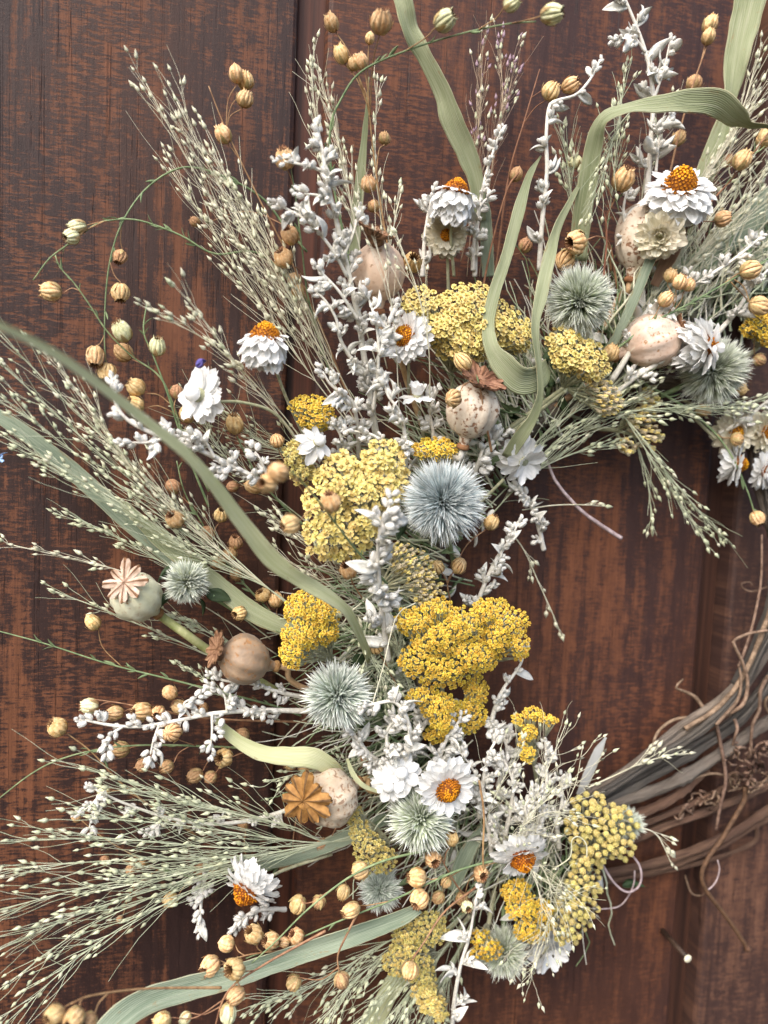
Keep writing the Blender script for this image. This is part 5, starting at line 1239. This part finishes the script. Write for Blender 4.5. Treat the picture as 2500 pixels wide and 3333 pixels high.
yarrow('olive yarrow hanging under the round poppy pod', [(1150, 2650, 26, 40), (1170, 2710, 36, 44), (1200, 2760, 50, 50), (1245, 2800, 52, 44), (1190, 2820, 40, 24)], 4.6, 'olive', 15, 1.0, node=(1270, 2740, 3), stem=[(1350, 2700, 2)], face=(-.3, .2, 1))
yarrow('upper yarrow lobe below the crumpled blade at the bottom', [(1390, 3000, 66, 36), (1410, 3040, 50, 36), (1330, 3050, 50, 40)], 5.0, 'olive', 14, 1.0, node=(1430, 3060, 3), stem=[(1520, 2960, 2)], face=(0, .3, 1))
yarrow('middle yarrow lobe below the crumpled blade at the bottom', [(1330, 3100, 60, 50), (1360, 3150, 56, 46), (1290, 3130, 46, 46), (1390, 3200, 30, 40)], 5.0, 'olive', 14, 1.0, node=(1430, 3110, 3), stem=[(1530, 2980, 2)], face=(0, .3, 1))
yarrow('lowest yellow yarrow lobe near the bottom edge', [(1380, 3230, 40, 34), (1410, 3270, 40, 30), (1430, 3300, 26, 24)], 5.0, 'pale', 16, .8, node=(1450, 3190, 3), stem=[(1520, 3040, 2)], face=(0, .3, 1))
yarrow('gold yarrow of long florets beside the long silver leaves', [(1560, 3050, 34, 30), (1590, 3090, 44, 36), (1550, 3110, 28, 26)], 4.8, 'gold', 16, 1.0, node=(1590, 3010, 3), stem=[(1610, 2900, 2)], face=(0, .6, 1), fuzz=30)
yarrow('gold yarrow cut by the right edge of the picture', [(2480, 1040, 44, 40), (2440, 1070, 30, 26), (2500, 1090, 40, 40)], 4.2, 'gold', 16, 1.2, node=(2470, 1130, 2.6), stem=[(2330, 1240, 2)], face=(.2, -.4, 1))
yarrow('faded yarrow half hidden behind grass at upper right', [(2115, 1300, 30, 40), (2090, 1370, 46, 50), (2115, 1420, 40, 40), (2040, 1450, 30, 26)], 3.4, 'dry', 20, .8, node=(2010, 1400, 2.4), stem=[(1900, 1390, 2)], face=(.5, .2, 1), fuzz=40)

# ================================================================ thistles
thistle('large steel blue globe thistle in the centre of the wreath', 1442, 1632, 146, 7.0, 'b', (-.18, -.02, 1), stem=[(1480, 1850, 2.5), (1450, 1700, 5)], n=560, fine=.0165)
thistle('round grey green globe thistle at upper right above the pale yarrow', 1886, 978, 118, 5.8, 'g', (-.12, .0, 1), stem=[(1780, 1290, 2.5), (1850, 1080, 4.5)], n=480, fine=.018)
thistle('blurred green globe thistle behind the sideways daisy at right', 2318, 1205, 122, 4.0, 'g', (-.25, .35, 1), stem=[(2150, 1290, 2.5), (2260, 1240, 3.4)], n=480, fine=.018)
thistle('spiky blue green globe thistle beside the golden yarrow at centre left', 1098, 2262, 124, 6.0, 's', (.05, .12, 1), stem=[(1290, 2350, 2.5), (1180, 2300, 4)], n=270, coarse=1.3)
thistle('small pale globe thistle with dark leaves next to a poppy pod', 608, 1894, 84, 5.0, 'p', (0, .05, 1), stem=[(820, 2020, 2.5), (690, 1940, 4)], n=170, coarse=1.5, leaves=[(570, 1850, 4, -1, .4, 80), (560, 1930, 4, -1, .9, 70), (670, 1930, 4, 1, .2, 90), (650, 1950, 4, .6, 1, 60)])
thistle('shaggy green globe thistle under the white daisy pair', 1370, 2662, 120, 5.6, 'g', (0, -.1, 1), stem=[(1480, 2640, 2.5), (1430, 2660, 4)], n=230, coarse=1.4)
thistle('dark blue green globe thistle in shade behind the flax capsules', 1238, 2895, 78, 3.4, 's', (0, -.3, 1), stem=[(1380, 2850, 2), (1290, 2880, 3)], n=230, coarse=1.2)
thistle('green globe thistle half hidden at the bottom right of the flowers', 1640, 3098, 92, 3.6, 'g', (.1, .3, 1), stem=[(1640, 2950, 2), (1640, 3030, 3)], n=270, coarse=1.1)
thistle('pale thistle tip poking out behind the beaded yarrow', 2040, 2680, 62, 3.6, 'p', (.7, -.2, 1), stem=[(1900, 2700, 2), (1980, 2690, 3)], n=160, coarse=1.3)

# ================================================================ poppy pods
poppy('pinkish brown poppy pod behind the tall silver spray', 1232, 890, 84, 4.6, (-.10, -1, .25), M_PODPINK, (11, .30, .35), M_CROWNB, .8, (.35, -1, .45), (1214, 764, 6.4), [(1290, 1130, 4), (1330, 1260, 3), (1380, 1400, 2)], M_PODSTT)
poppy('ivory poppy pod with brown spots above the blue thistle', 1537, 1340, 84, 5.8, (.12, -1, .30), M_PODSPOT, (11, .30, .3), M_CROWNB, 1.0, (.25, -1, .7), (1560, 1240, 6.9), [(1480, 1500, 4.4), (1480, 1650, 2.5)], M_SILST)
poppy('greenish poppy pod with a daisy shaped crown at left', 448, 1945, 80, 5.0, (-.62, -.68, .62), M_PODGREEN, (8, .62, .05), M_CROWNP, .92, (-.42, -.5, 1), (404, 1896, 6.2), [(600, 2060, 4.2), (700, 2130, 3.4), (900, 2250, 2.5)], M_PODST, tall=.98, sr=15)
poppy('brown rusty poppy pod with its crown turned to the left', 800, 2148, 80, 5.2, (-1, -.30, .25), M_PODBROWN, (9, .35, .25), M_CROWNB, .78, (-1, -.42, .35), (708, 2112, 5.6), [(960, 2225, 4), (1150, 2300, 2.5)], M_PODSTT, tall=.98)
poppy('ivory poppy pod with a wide tan crown facing the camera at lower left', 1078, 2592, 90, 5.4, (-.9, .12, .55), M_PODWHITE, (10, .28, -.06), M_CROWN, .98, (-.62, .10, 1), (988, 2605, 6.8), [(1200, 2572, 4.4), (1300, 2580, 3), (1400, 2600, 2.2)], M_PODSTT, tall=.95)
poppy('pale pink spotted poppy pod lying under the silver leaves at upper right', 2118, 1112, 88, 4.6, (.9, -.42, .35), M_PODPALE, (10, .3, .2), M_CROWNB, .6, None, None, [(1960, 1210, 3.4), (1800, 1330, 2.5)], M_PODSTT, tall=1.0)
poppy('spotted poppy pod half hidden behind the cream daisy', 2085, 775, 80, 3.8, (.15, -1, .1), M_PODSPOT, None, None, 1, None, None, [(2020, 960, 3), (1930, 1130, 2.5)], M_PODSTT, tall=1.3)

# ================================================================ paper daisies
SK = ((-1.5, 1.25), (-1.35, 1.2), (-1.15, 1.1), (-.85, .95), (-.45, .6))
UP = ((-.35, 1.0), (-.05, 1.0), (.25, .9), (.55, .7))
daisy('white daisy with an orange eye standing at top centre', 1483, 632, 80, 5.0, (.12, -1, .30), .50, SK, 15, stem=[(1478, 900, 2.6), (1468, 760, 4), (1480, 680, 4.6)])
daisy('faded cream daisy hanging behind the top centre daisy', 1452, 765, 60, 3.4, (-.1, .3, 1), .35, UP, 13, 'c', stem=[(1460, 960, 2), (1456, 820, 3)], dmat=1)
daisy('largest white daisy with a tall orange eye at upper right', 2212, 620, 100, 6.2, (-.22, -.62, .62), .52, ((-1.0, 1.0), (-.7, 1.05), (-.4, .95), (-.1, .8), (.25, .5)), 16, dh=1.3, stem=[(2120, 900, 2.6), (2180, 760, 4.6)])
daisy('double cream white daisy without an eye below the largest daisy', 2150, 768, 62, 6.0, (-.5, .3, .8), 0, ((-.4, 1.0), (0, 1.0), (.35, .9), (.75, .75), (1.1, .6)), 12, 'c', stem=[(2030, 980, 3), (2090, 870, 4.6)])
daisy('white daisy with orange eye standing before the cream seed fan at left', 863, 1105, 84, 6.0, (.02, -1, .28), .55, SK, 15, stem=[(990, 1420, 3), (930, 1290, 4.4), (890, 1180, 5.2)])
daisy('white daisy facing left between the silver spray and pale yarrow', 1322, 1098, 70, 5.6, (-.85, -.25, .55), .52, ((-.6, 1.0), (-.3, 1.05), (0, .95), (.3, .8)), 15, stem=[(1330, 1280, 3), (1330, 1180, 4.4)], dmat=1)
daisy('white daisy with closed round centre next to the purple petal', 648, 1286, 68, 5.6, (-.72, -.12, .7), 0, ((-.25, 1.1), (.0, 1.0)), 11, stem=[(1000, 1480, 3.4), (900, 1350, 4.6), (790, 1310, 5.2), (700, 1308, 5.4)], bulb=2)
daisy('half open white bud above the largest pale yarrow', 1035, 1438, 50, 6.0, (.5, -.4, .8), 0, ((-.6, 1.15), (-.2, .9)), 6, stem=[(1150, 1600, 3), (1080, 1500, 5)], bulb=True)
daisy('small white bud right of the silver spray above the blue thistle', 1358, 1285, 42, 5.6, (-.1, -1, .4), 0, ((-.3, 1.1), (.9, .9)), 7, stem=[(1380, 1430, 3), (1365, 1340, 4.6)], bulb=True)
daisy('white daisy turned right in front of the blurred thistle', 2290, 1126, 86, 6.0, (.97, -.08, .16), .46, ((-1.4, 1.15), (-1.2, 1.1), (-.9, 1.0), (-.5, .9), (-.1, .7)), 15, stem=[(2080, 1200, 3), (2200, 1150, 5)])
daisy('blurred white daisy with orange eye at the right edge', 2400, 1510, 64, 3.4, (.75, .05, .5), .42, ((-.9, 1), (-.4, 1), (0, .9)), 13, stem=[(2250, 1350, 2.4), (2330, 1430, 3)])
daisy('white daisy cut by the right edge beside the blurred one', 2490, 1535, 52, 3.2, (.5, .1, .8), .4, UP, 12, stem=[(2330, 1370, 2.2), (2420, 1450, 2.8)])
daisy('blurred cream daisy above the one with orange eye at the right edge', 2392, 1408, 60, 3.0, (.1, .2, 1), .4, UP, 13, 'c', stem=[(2220, 1300, 2.2), (2320, 1350, 2.8)], dmat=1)
daisy('second cream daisy cut by the right edge', 2495, 1405, 56, 3.0, (.2, .1, 1), .4, UP, 13, 'c', stem=[(2320, 1290, 2.2), (2420, 1340, 2.8)], dmat=1)
daisy('open white daisy facing the camera at lower centre', 1455, 2566, 84, 6.6, (.10, .22, 1), .46, ((-.25, 1.0), (0, 1.0), (.25, .85)), 14, stem=[(1420, 2540, 4), (1440, 2550, 5.6)], dmat=0)
daisy('upper closed white bud left of the open daisy at lower centre', 1307, 2515, 50, 6.2, (-.1, -.3, .9), 0, ((-.5, 1.1), (-.2, 1.0)), 8, stem=[(1420, 2600, 3), (1340, 2560, 5)], bulb=True)
daisy('lower closed white bud left of the open daisy at lower centre', 1266, 2556, 50, 6.0, (-.4, .1, .9), 0, ((-.6, 1.2), (-.2, 1.0)), 8, stem=[(1400, 2620, 3), (1310, 2590, 5)], bulb=True)
daisy('white daisy with orange eye looking down at lower right', 1699, 2790, 78, 6.2, (.05, .62, .85), .50, ((-.45, 1.0), (-.15, 1.0), (.15, .85)), 15, stem=[(1640, 2720, 4), (1680, 2740, 5.4)])
daisy('white daisy tilted to the lower left among the seed stems', 808, 2893, 86, 5.4, (-.62, .70, .45), .50, ((-1.0, 1.0), (-.7, 1.05), (-.4, .9), (-.1, .7)), 15, stem=[(1080, 2780, 2), (930, 2830, 3.2), (850, 2870, 4.6)], dmat=1)
daisy('lowest white daisy peeping out under the beaded yarrow', 1785, 3095, 62, 3.4, (.2, .3, 1), 0, ((-.3, 1.0), (.1, 1.0), (.5, .8)), 12, stem=[(1740, 2960, 2), (1770, 3040, 3)])
daisy('thin papery white daisy right of the blue thistle', 1708, 1505, 64, 5.0, (.3, .4, .7), 0, ((-.6, 1.1), (-.2, 1.0), (.3, .8)), 8, stem=[(1560, 1640, 3), (1640, 1560, 4.4)])

# ================================================================ flax
flax('tan flax spray with three capsules in a row at upper left', [(1150, 1330, 2.4), (1000, 960, 3), (840, 640, 3.2), (735, 420, 3.4), (679, 280, 3.4)], [(768, 241, 27, 'c'), (799, 264, 30), (797, 323, 31), (727, 438, 32)], 't')
flax('tan flax spray with pale capsules at the top edge left of the sage blade', [(1330, 1100, 2.6), (1262, 800, 3.2), (1216, 500, 3.8), (1200, 340, 4.6), (1185, 285, 4.8)], [(1079, 74, 28, 'o', 5), (1110, 177, 29, 'o', 5), (1177, 200, 27, 'o', 5.2), (1154, 206, 26, 'o', 5), (1204, 125, 17, 'c', 5.4), (1241, 72, 37, 'o', 8), (1200, 599, 28, 'o', 4), (1251, 451, 23, 'd', 1.6), (1217, 671, 22, 'd', 2)], 't')
flax('green flax stem crossing the sage blade at the top edge', [(1150, 900, 3), (1085, 600, 4), (1075, 420, 5), (1112, 320, 5.4), (1180, 230, 6), (1330, 162, 7), (1500, 110, 8), (1650, 78, 9), (1745, 70, 9.6)], [(1447, 67, 36, 'g', 8.4), (1665, 10, 28, 'g', 10), (1796, 46, 38, 'g', 10.6)], 'g', leaves=12)
flax('green flax stem rising along the cream seed fan with tan capsules', [(1100, 1300, 2.4), (1010, 1000, 3.4), (982, 800, 4), (962, 640, 4.6), (945, 540, 5)], [(928, 517, 36), (943, 766, 34, 'o', 5), (923, 840, 35, 'o', 5), (635, 722, 20, 'd', 1.5), (959, 913, 28, 'd', 2.6), (974, 950, 28, 'd', 2.6)], 'g', leaves=7)
flax('green flax stem leaning left with a single golden capsule at far left', [(680, 1600, 2.2), (600, 1420, 2.6), (530, 1240, 3), (430, 1160, 3.2), (350, 1080, 3.4), (290, 990, 3.6), (240, 920, 3.8), (195, 870, 3.8), (180, 830, 3.8)], [(166, 949, 37, 'o', 4), (397, 1079, 36, 'g', 4), (402, 1148, 30, 'd', 2.4)], 'g', leaves=12)
flax('green flax stem arching over and hanging down at upper left', [(1000, 820, 2.4), (930, 740, 2.6), (860, 650, 2.8), (760, 588, 3), (640, 546, 3), (560, 556, 3), (470, 620, 3), (400, 720, 3.2), (362, 830, 3.2), (345, 950, 3.2), (340, 1100, 3.2), (346, 1195, 3.2)], [(392, 951, 31, 'o', 3.4), (390, 835, 25, 'd', 3), (310, 1159, 34), (348, 1210, 30)], 'g', leaves=12)
flax('green flax stem arching left to a pale double capsule', [(1000, 980, 2.4), (850, 828, 2.8), (700, 826, 3), (600, 772, 3.2), (520, 738, 3.2), (430, 714, 3.4), (330, 722, 3.6), (275, 755, 3.8), (215, 800, 4), (160, 842, 4), (108, 912, 4)], [(233, 770, 31, 'g', 4.6), (252, 738, 28, 'g', 4)], 'g', leaves=12)
flax('green flax stem with tan capsules right of the blurred blade at left', [(680, 1650, 2.2), (600, 1450, 3), (545, 1280, 3.8), (500, 1160, 4.2), (468, 1080, 4.4), (478, 985, 4.4)], [(512, 1128, 33, 'g', 4.4), (443, 1261, 33), (440, 1317, 30), (574, 1276, 25, 'd', 3), (610, 1348, 28, 'c', 3)], 'g', leaves=10)
flax('single tan flax capsule below the purple petal daisy', [(1000, 1720, 2.2), (860, 1580, 2.8), (800, 1480, 3.2), (772, 1420, 3.4)], [(763, 1381, 34), (825, 1584, 27, 'c', 3), (758, 1584, 22, 'd', 2)], 'g', leaves=4)
flax('flax spray with dull tan capsules between the two blades at left', [(950, 2060, 2), (850, 1960, 2.2), (735, 1830, 2.4), (650, 1690, 2.6), (600, 1600, 2.8), (575, 1500, 2.8)], [(563, 1584, 27, 'd'), (569, 1690, 35, 'o', 4.2), (720, 1676, 27), (676, 1737, 27, 'd'), (766, 1765, 24, 'd'), (748, 1804, 26, 'd'), (709, 1832, 25, 'd'), (768, 1870, 22, 'd'), (856, 1937, 26), (897, 1952, 26), (779, 1996, 27, 'o', 4)], 'g', leaves=14)
flax('blurred flax spray hanging closest to the camera over the pale yarrow', [(1260, 1900, 6.8), (1160, 1790, 9), (1090, 1700, 10.4), (1020, 1610, 11.6), (950, 1535, 12.8)], [(946, 1706, 37, 'o', 11.4), (1076, 1635, 35, 'o', 11), (905, 1537, 40, 'c', 13.6), (872, 1572, 34, 'o', 13.4)], 'g', leaves=4)
flax('leafy green flax stem with one yellow capsule pointing left', [(980, 2330, 2.2), (900, 2300, 2.4), (740, 2258, 2.6), (550, 2210, 2.8), (350, 2160, 2.8), (150, 2096, 2.8), (-20, 2050, 2.8)], [(302, 2026, 27, 'c', 3)], 'g', leaves=16)
flax('row of tan flax capsules above the level silver spray at left', [(1000, 2350, 2.4), (800, 2345, 2.8), (650, 2335, 3), (520, 2315, 3.2), (400, 2290, 3.4), (300, 2276, 3.4)], [(553, 2254, 27, 'c'), (584, 2301, 26), (292, 2298, 28, 'g'), (374, 2321, 27), (461, 2316, 31, 'o', 4), (517, 2321, 25, 'f', 4), (656, 2306, 25, 'd')], 't')
flax('flax spray with one capsule left of the level silver spray', [(640, 2720, 2.4), (430, 2580, 3), (300, 2450, 3.4), (215, 2385, 3.6)], [(187, 2367, 31), (338, 2578, 20, 'g', 2.4)], 't', leaves=3)
flax('green flax stem with tan capsules under the level silver spray', [(900, 2440, 2.2), (680, 2430, 3), (500, 2425, 3.2), (340, 2436, 3.4), (200, 2470, 3.4), (100, 2520, 3.4), (-20, 2612, 3.4)], [(561, 2385, 32, 's', 5.8), (394, 2439, 26, 'd', 2.6), (727, 2467, 32, 'o', 5), (466, 2490, 25, 'd'), (543, 2495, 25, 'd'), (635, 2524, 25, 'd', 2.2), (686, 2529, 22, 'd', 2.2), (789, 2393, 25, 'd', 2.2)], 'g', leaves=8)
flax('faded flax spray low behind the seed fan at lower left', [(1000, 2790, 1.6), (800, 2850, 1.8), (600, 2850, 2), (440, 2800, 2.2)], [(341, 2801, 17, 'd'), (461, 2811, 17, 'd'), (425, 2831, 20, 'd'), (656, 2831, 25, 'd'), (697, 2826, 22, 'd'), (556, 2929, 26), (390, 2990, 12, 'd'), (791, 2683, 20, 'd', 2), (248, 2662, 15, 'd')], 'g', leaves=5)
flax('dull flax capsules tucked above the ivory poppy pod', [(1250, 2600, 2), (1120, 2530, 2.8), (1000, 2500, 3.2), (920, 2470, 3.4)], [(943, 2484, 26), (990, 2492, 25), (1189, 2470, 22, 'd'), (1051, 2749, 24, 'd', 2.2), (931, 2811, 25, 'd', 2)], 't')
flax('flax stem with capsules running right below the green thistle', [(800, 3120, 5.8), (960, 3060, 6), (1100, 3000, 6.2), (1300, 2920, 6.2), (1500, 2830, 6), (1700, 2782, 5.4)][::-1], [(1566, 2844, 29, 'f', 5.4), (1453, 2872, 18, 'o', 5), (1366, 2926, 30, 'o', 6.8), (1358, 2857, 30, 'o', 6.2), (1143, 2962, 30, 'o', 6.6), (1428, 2921, 22, 'd', 5), (1502, 2924, 22, 'd', 4.6)], 'g', leaves=4)
flax('long yellow brown flax stem bowing above the crumpled blade', [(1400, 2765, 6), (1250, 2802, 6.8), (1130, 2860, 7.2), (1000, 2962, 7.4), (900, 3062, 7.4), (820, 3135, 7.4)], [(1174, 2834, 29, 'o', 6.6), (1118, 2903, 26, 'o', 6.4), (969, 2944, 30, 'c', 5.4), (1038, 2936, 24, 'd', 5)], 'g')
flax('flax spray with two capsules right below the green thistle', [(1560, 2960, 4), (1500, 2900, 5), (1450, 2820, 5.6), (1432, 2780, 5.6)], [(1410, 2796, 32, 'f', 5.8), (1471, 2729, 25, 'o', 5.6), (1520, 2952, 24, 'g', 6)], 't')
flax('flax spray with capsules hanging above the crumpled blade at lower left', [(1250, 3020, 5), (1100, 3070, 5.8), (950, 3090, 6.2), (800, 3110, 6.4), (700, 3150, 6.6)], [(826, 3041, 33, 'o', 6.8), (882, 3062, 30, 'o', 6.8), (964, 3047, 28), (925, 3067, 20), (738, 3072, 28, 'c', 6), (684, 3144, 34, 'o', 7)], 't')
flax('brown flax spray lying on the crumpled blade at the bottom', [(1060, 3030, 7.4), (860, 3140, 8), (740, 3230, 8.6), (690, 3380, 9)], [(763, 3154, 36, 'o', 9), (768, 3241, 31, 'o', 8.8), (743, 3298, 34, 'g', 9), (528, 3323, 28, 'o', 9.4), (604, 3313, 18, 'g', 8.6)], 't')
flax('blurred pair of flax capsules at the bottom left corner', [(720, 3215, 8.6), (480, 3218, 10.4), (300, 3240, 12), (230, 3268, 12.6)], [(177, 3303, 34, 'o', 13), (241, 3315, 34, 'o', 13), (290, 3322, 26, 'd', 12.4)], 't')
flax('dark dried flax capsule hanging over the crumpled blade', [(1170, 2960, 6.4), (1130, 3040, 7.4), (1100, 3110, 7.6), (1104, 3165, 7.6)], [(1112, 3190, 30, 'd', 7.4), (956, 3198, 26, 'c', 6)], 't', leaves=1)
flax('single tan flax capsule over the lowest yarrow lobes', [(1560, 2880, 5), (1450, 2965, 6.2), (1385, 3060, 6.8), (1345, 3120, 6.8)], [(1335, 3157, 31, 'o', 7)], 't')
flax('reddish flax twig with two capsules and a withered cup at upper centre', [(1610, 900, 2.2), (1655, 580, 2.8), (1708, 390, 3.2), (1757, 225, 3.2)], [(1793, 297, 31, 'o', 4.4), (1857, 277, 28, 'o', 4.6), (1680, 568, 22, 'd', 3), (1711, 799, 26, 'd', 3)], 'r')
flax('flax spray with a wide open capsule left of the largest daisy', [(1990, 880, 3), (1972, 730, 4), (2005, 640, 4.6)], [(2029, 584, 38, 'o', 5.4), (1870, 528, 25, 'g', 3.6)], 't', leaves=2)
flax('flax spray with a stacked pair of capsules at the top right', [(2140, 760, 2), (2195, 500, 2.2), (2245, 310, 2.4), (2290, 180, 2.6), (2303, 145, 2.6)], [(2311, 79, 27), (2306, 120, 26), (2260, 271, 27, 'd', 1.6), (2260, 318, 20, 'd', 1.4), (2208, 451, 25, 'd', 1.6)], 't')
flax('brown flax spray with ripe capsules in the upper right fan', [(2040, 960, 3.4), (2200, 780, 4.4), (2330, 640, 5), (2420, 540, 5.2), (2510, 420, 5.2)], [(2416, 522, 36, 'o', 5.8), (2367, 522, 25, 'd', 3.4), (2352, 712, 32, 'o', 5.6), (2490, 451, 30, 'o', 4.6)], 'r', leaves=5)
flax('pair of tan flax capsules above the round green thistle', [(2010, 940, 3), (1985, 800, 3.8), (1950, 770, 4.6), (1915, 778, 5)], [(1875, 789, 38, 'o', 5.4), (1840, 846, 36, 's', 4.4)], 't')
flax('green flax stem with striped capsules at the right edge', [(1950, 1180, 4), (2110, 1060, 5.4), (2250, 985, 5.8), (2400, 900, 5.8), (2520, 830, 5.8)], [(2441, 879, 35, 's', 6.2), (2472, 995, 33, 'o', 6), (2183, 897, 27, 'o', 5.6), (2213, 918, 25), (2242, 928, 25), (2472, 1171, 24, 'd', 4), (2167, 974, 25)], 'g', leaves=9)
flax('flax spray with capsules hanging down at the right edge', [(2100, 1250, 3), (2250, 1340, 3.6), (2360, 1450, 3.8), (2430, 1590, 3.8), (2468, 1715, 3.6)], [(2411, 1266, 22), (2288, 1335, 24), (2398, 1430, 25, 'd', 4), (2465, 1686, 26)], 'g', leaves=3)
flax('striped flax capsule hanging in front of the spotted poppy pod', [(1600, 1470, 5.6), (1575, 1340, 7), (1560, 1260, 7.2), (1510, 1215, 7)], [(1507, 1179, 31, 's', 6.8), (1476, 1297, 29, 's', 7.6)], 't', leaves=2)
flax('small striped flax capsule below the golden yarrow at left', [(1060, 1700, 3), (960, 1560, 4), (912, 1475, 4.4)], [(902, 1435, 27, 's', 4.6)], 't')
flax('tan flax capsule under the largest pale yarrow', [(1300, 2100, 3), (1190, 1960, 4.2), (1145, 1895, 5)], [(1133, 1855, 33, 'o', 5.6)], 't')
flax('pair of round flax capsules below the blue thistle', [(1480, 2010, 3), (1460, 1930, 4), (1456, 1890, 4.2)], [(1422, 1847, 29, 's', 5), (1494, 1842, 29, 's', 5), (1599, 1701, 25, 'o', 4.2)], 't')
flax('tan flax capsule beside the dried yarrow stem at centre', [(1310, 2270, 3), (1260, 2170, 4.4), (1235, 2125, 5)], [(1223, 2101, 30, 's', 5.2)], 't')
flax('tan flax capsule below the pale yarrow at upper right', [(1850, 1360, 3), (1950, 1230, 4), (1985, 1170, 4.2)], [(1988, 1148, 28, 'o', 4.4)], 't')
flax('open flax capsule left of the pale yarrow at upper centre', [(1352, 1120, 2.6), (1350, 980, 3.6), (1346, 890, 4)], [(1343, 855, 33, 'f', 4.4)], 't')

# ================================================================ loose twigs and petals
twig('purplish hollow twig hanging into the opening of the wreath', [(1780, 1500, 3), (1815, 1575, 3), (1890, 1660, 2.8), (1960, 1712, 2.6), (2022, 1752, 2.6)], 4.5, 7.5, M_TENDP)
twig('thin reddish twig rising past the cream daisy at top centre', [(1560, 1000, 2.6), (1600, 800, 3), (1650, 620, 3.4), (1690, 560, 3.4)], 4, 2.2, M_STEMR)
twig('thin straw running down beside the dark blade at lower right', [(1560, 2540, 6.6), (1575, 2650, 6.8), (1572, 2780, 6.6), (1575, 2830, 6.4)], 3.5, 3, M_STEMT)
twig('thin brown twig beside the tan capsule at upper right', [(1965, 900, 4.4), (1975, 780, 4.8), (1968, 700, 5), (1945, 670, 5)], 3.5, 2, M_STEMR)
twig('fine looping thread of grass over the beaded yarrow', [(1800, 2830, 6.8), (1855, 2790, 7), (1862, 2735, 7), (1885, 2724, 7), (1908, 2748, 7), (1910, 2790, 7)], 1.9, 1.6, M_HAIR)
twig('thin stray hair of grass over the opening', [(1210, 2300, 7), (1245, 2180, 7.4), (1290, 2010, 7.4), (1352, 1962, 7.2)], 1.8, 1.5, M_HAIR)
def petals():
    k = mpp(650, 1200, .05)
    T = thing('purple_petal', 'tiny crumpled purple petal above the round centred white daisy', 'petal', P(650, 1190, .064))
    mb = MB(); q = MB(); q.v = [tuple(v.co) for v in SLEAF[2].vertices]; q.f = [tuple(p.vertices) for p in SLEAF[2].polygons]; q.m = [0] * len(q.f); q.u = [(0, 0, 0)] * len(q.v)
    for a, b, L in ((.5, -.9, 56), (.8, -.5, 50), (.3, -.7, 40)): mb.inst(q, leafm(P(640, 1196, .066), D(a, b, .3), L * k, 1 + a * 3))
    mb.build('petal', M_PURPLE, T)
    T = thing('blue_petal', 'tiny light blue petal on a hair of grass at the left edge', 'petal', P(4, 1490, .046))
    mb = MB()
    for a, b in ((.9, -.4), (.8, .5), (.3, -.9)): mb.inst(q, leafm(P(-4, 1492, .046), D(a, b, .2), 34 * k, a * 4))
    mb.build('petal', M_BLUE, T)
petals()
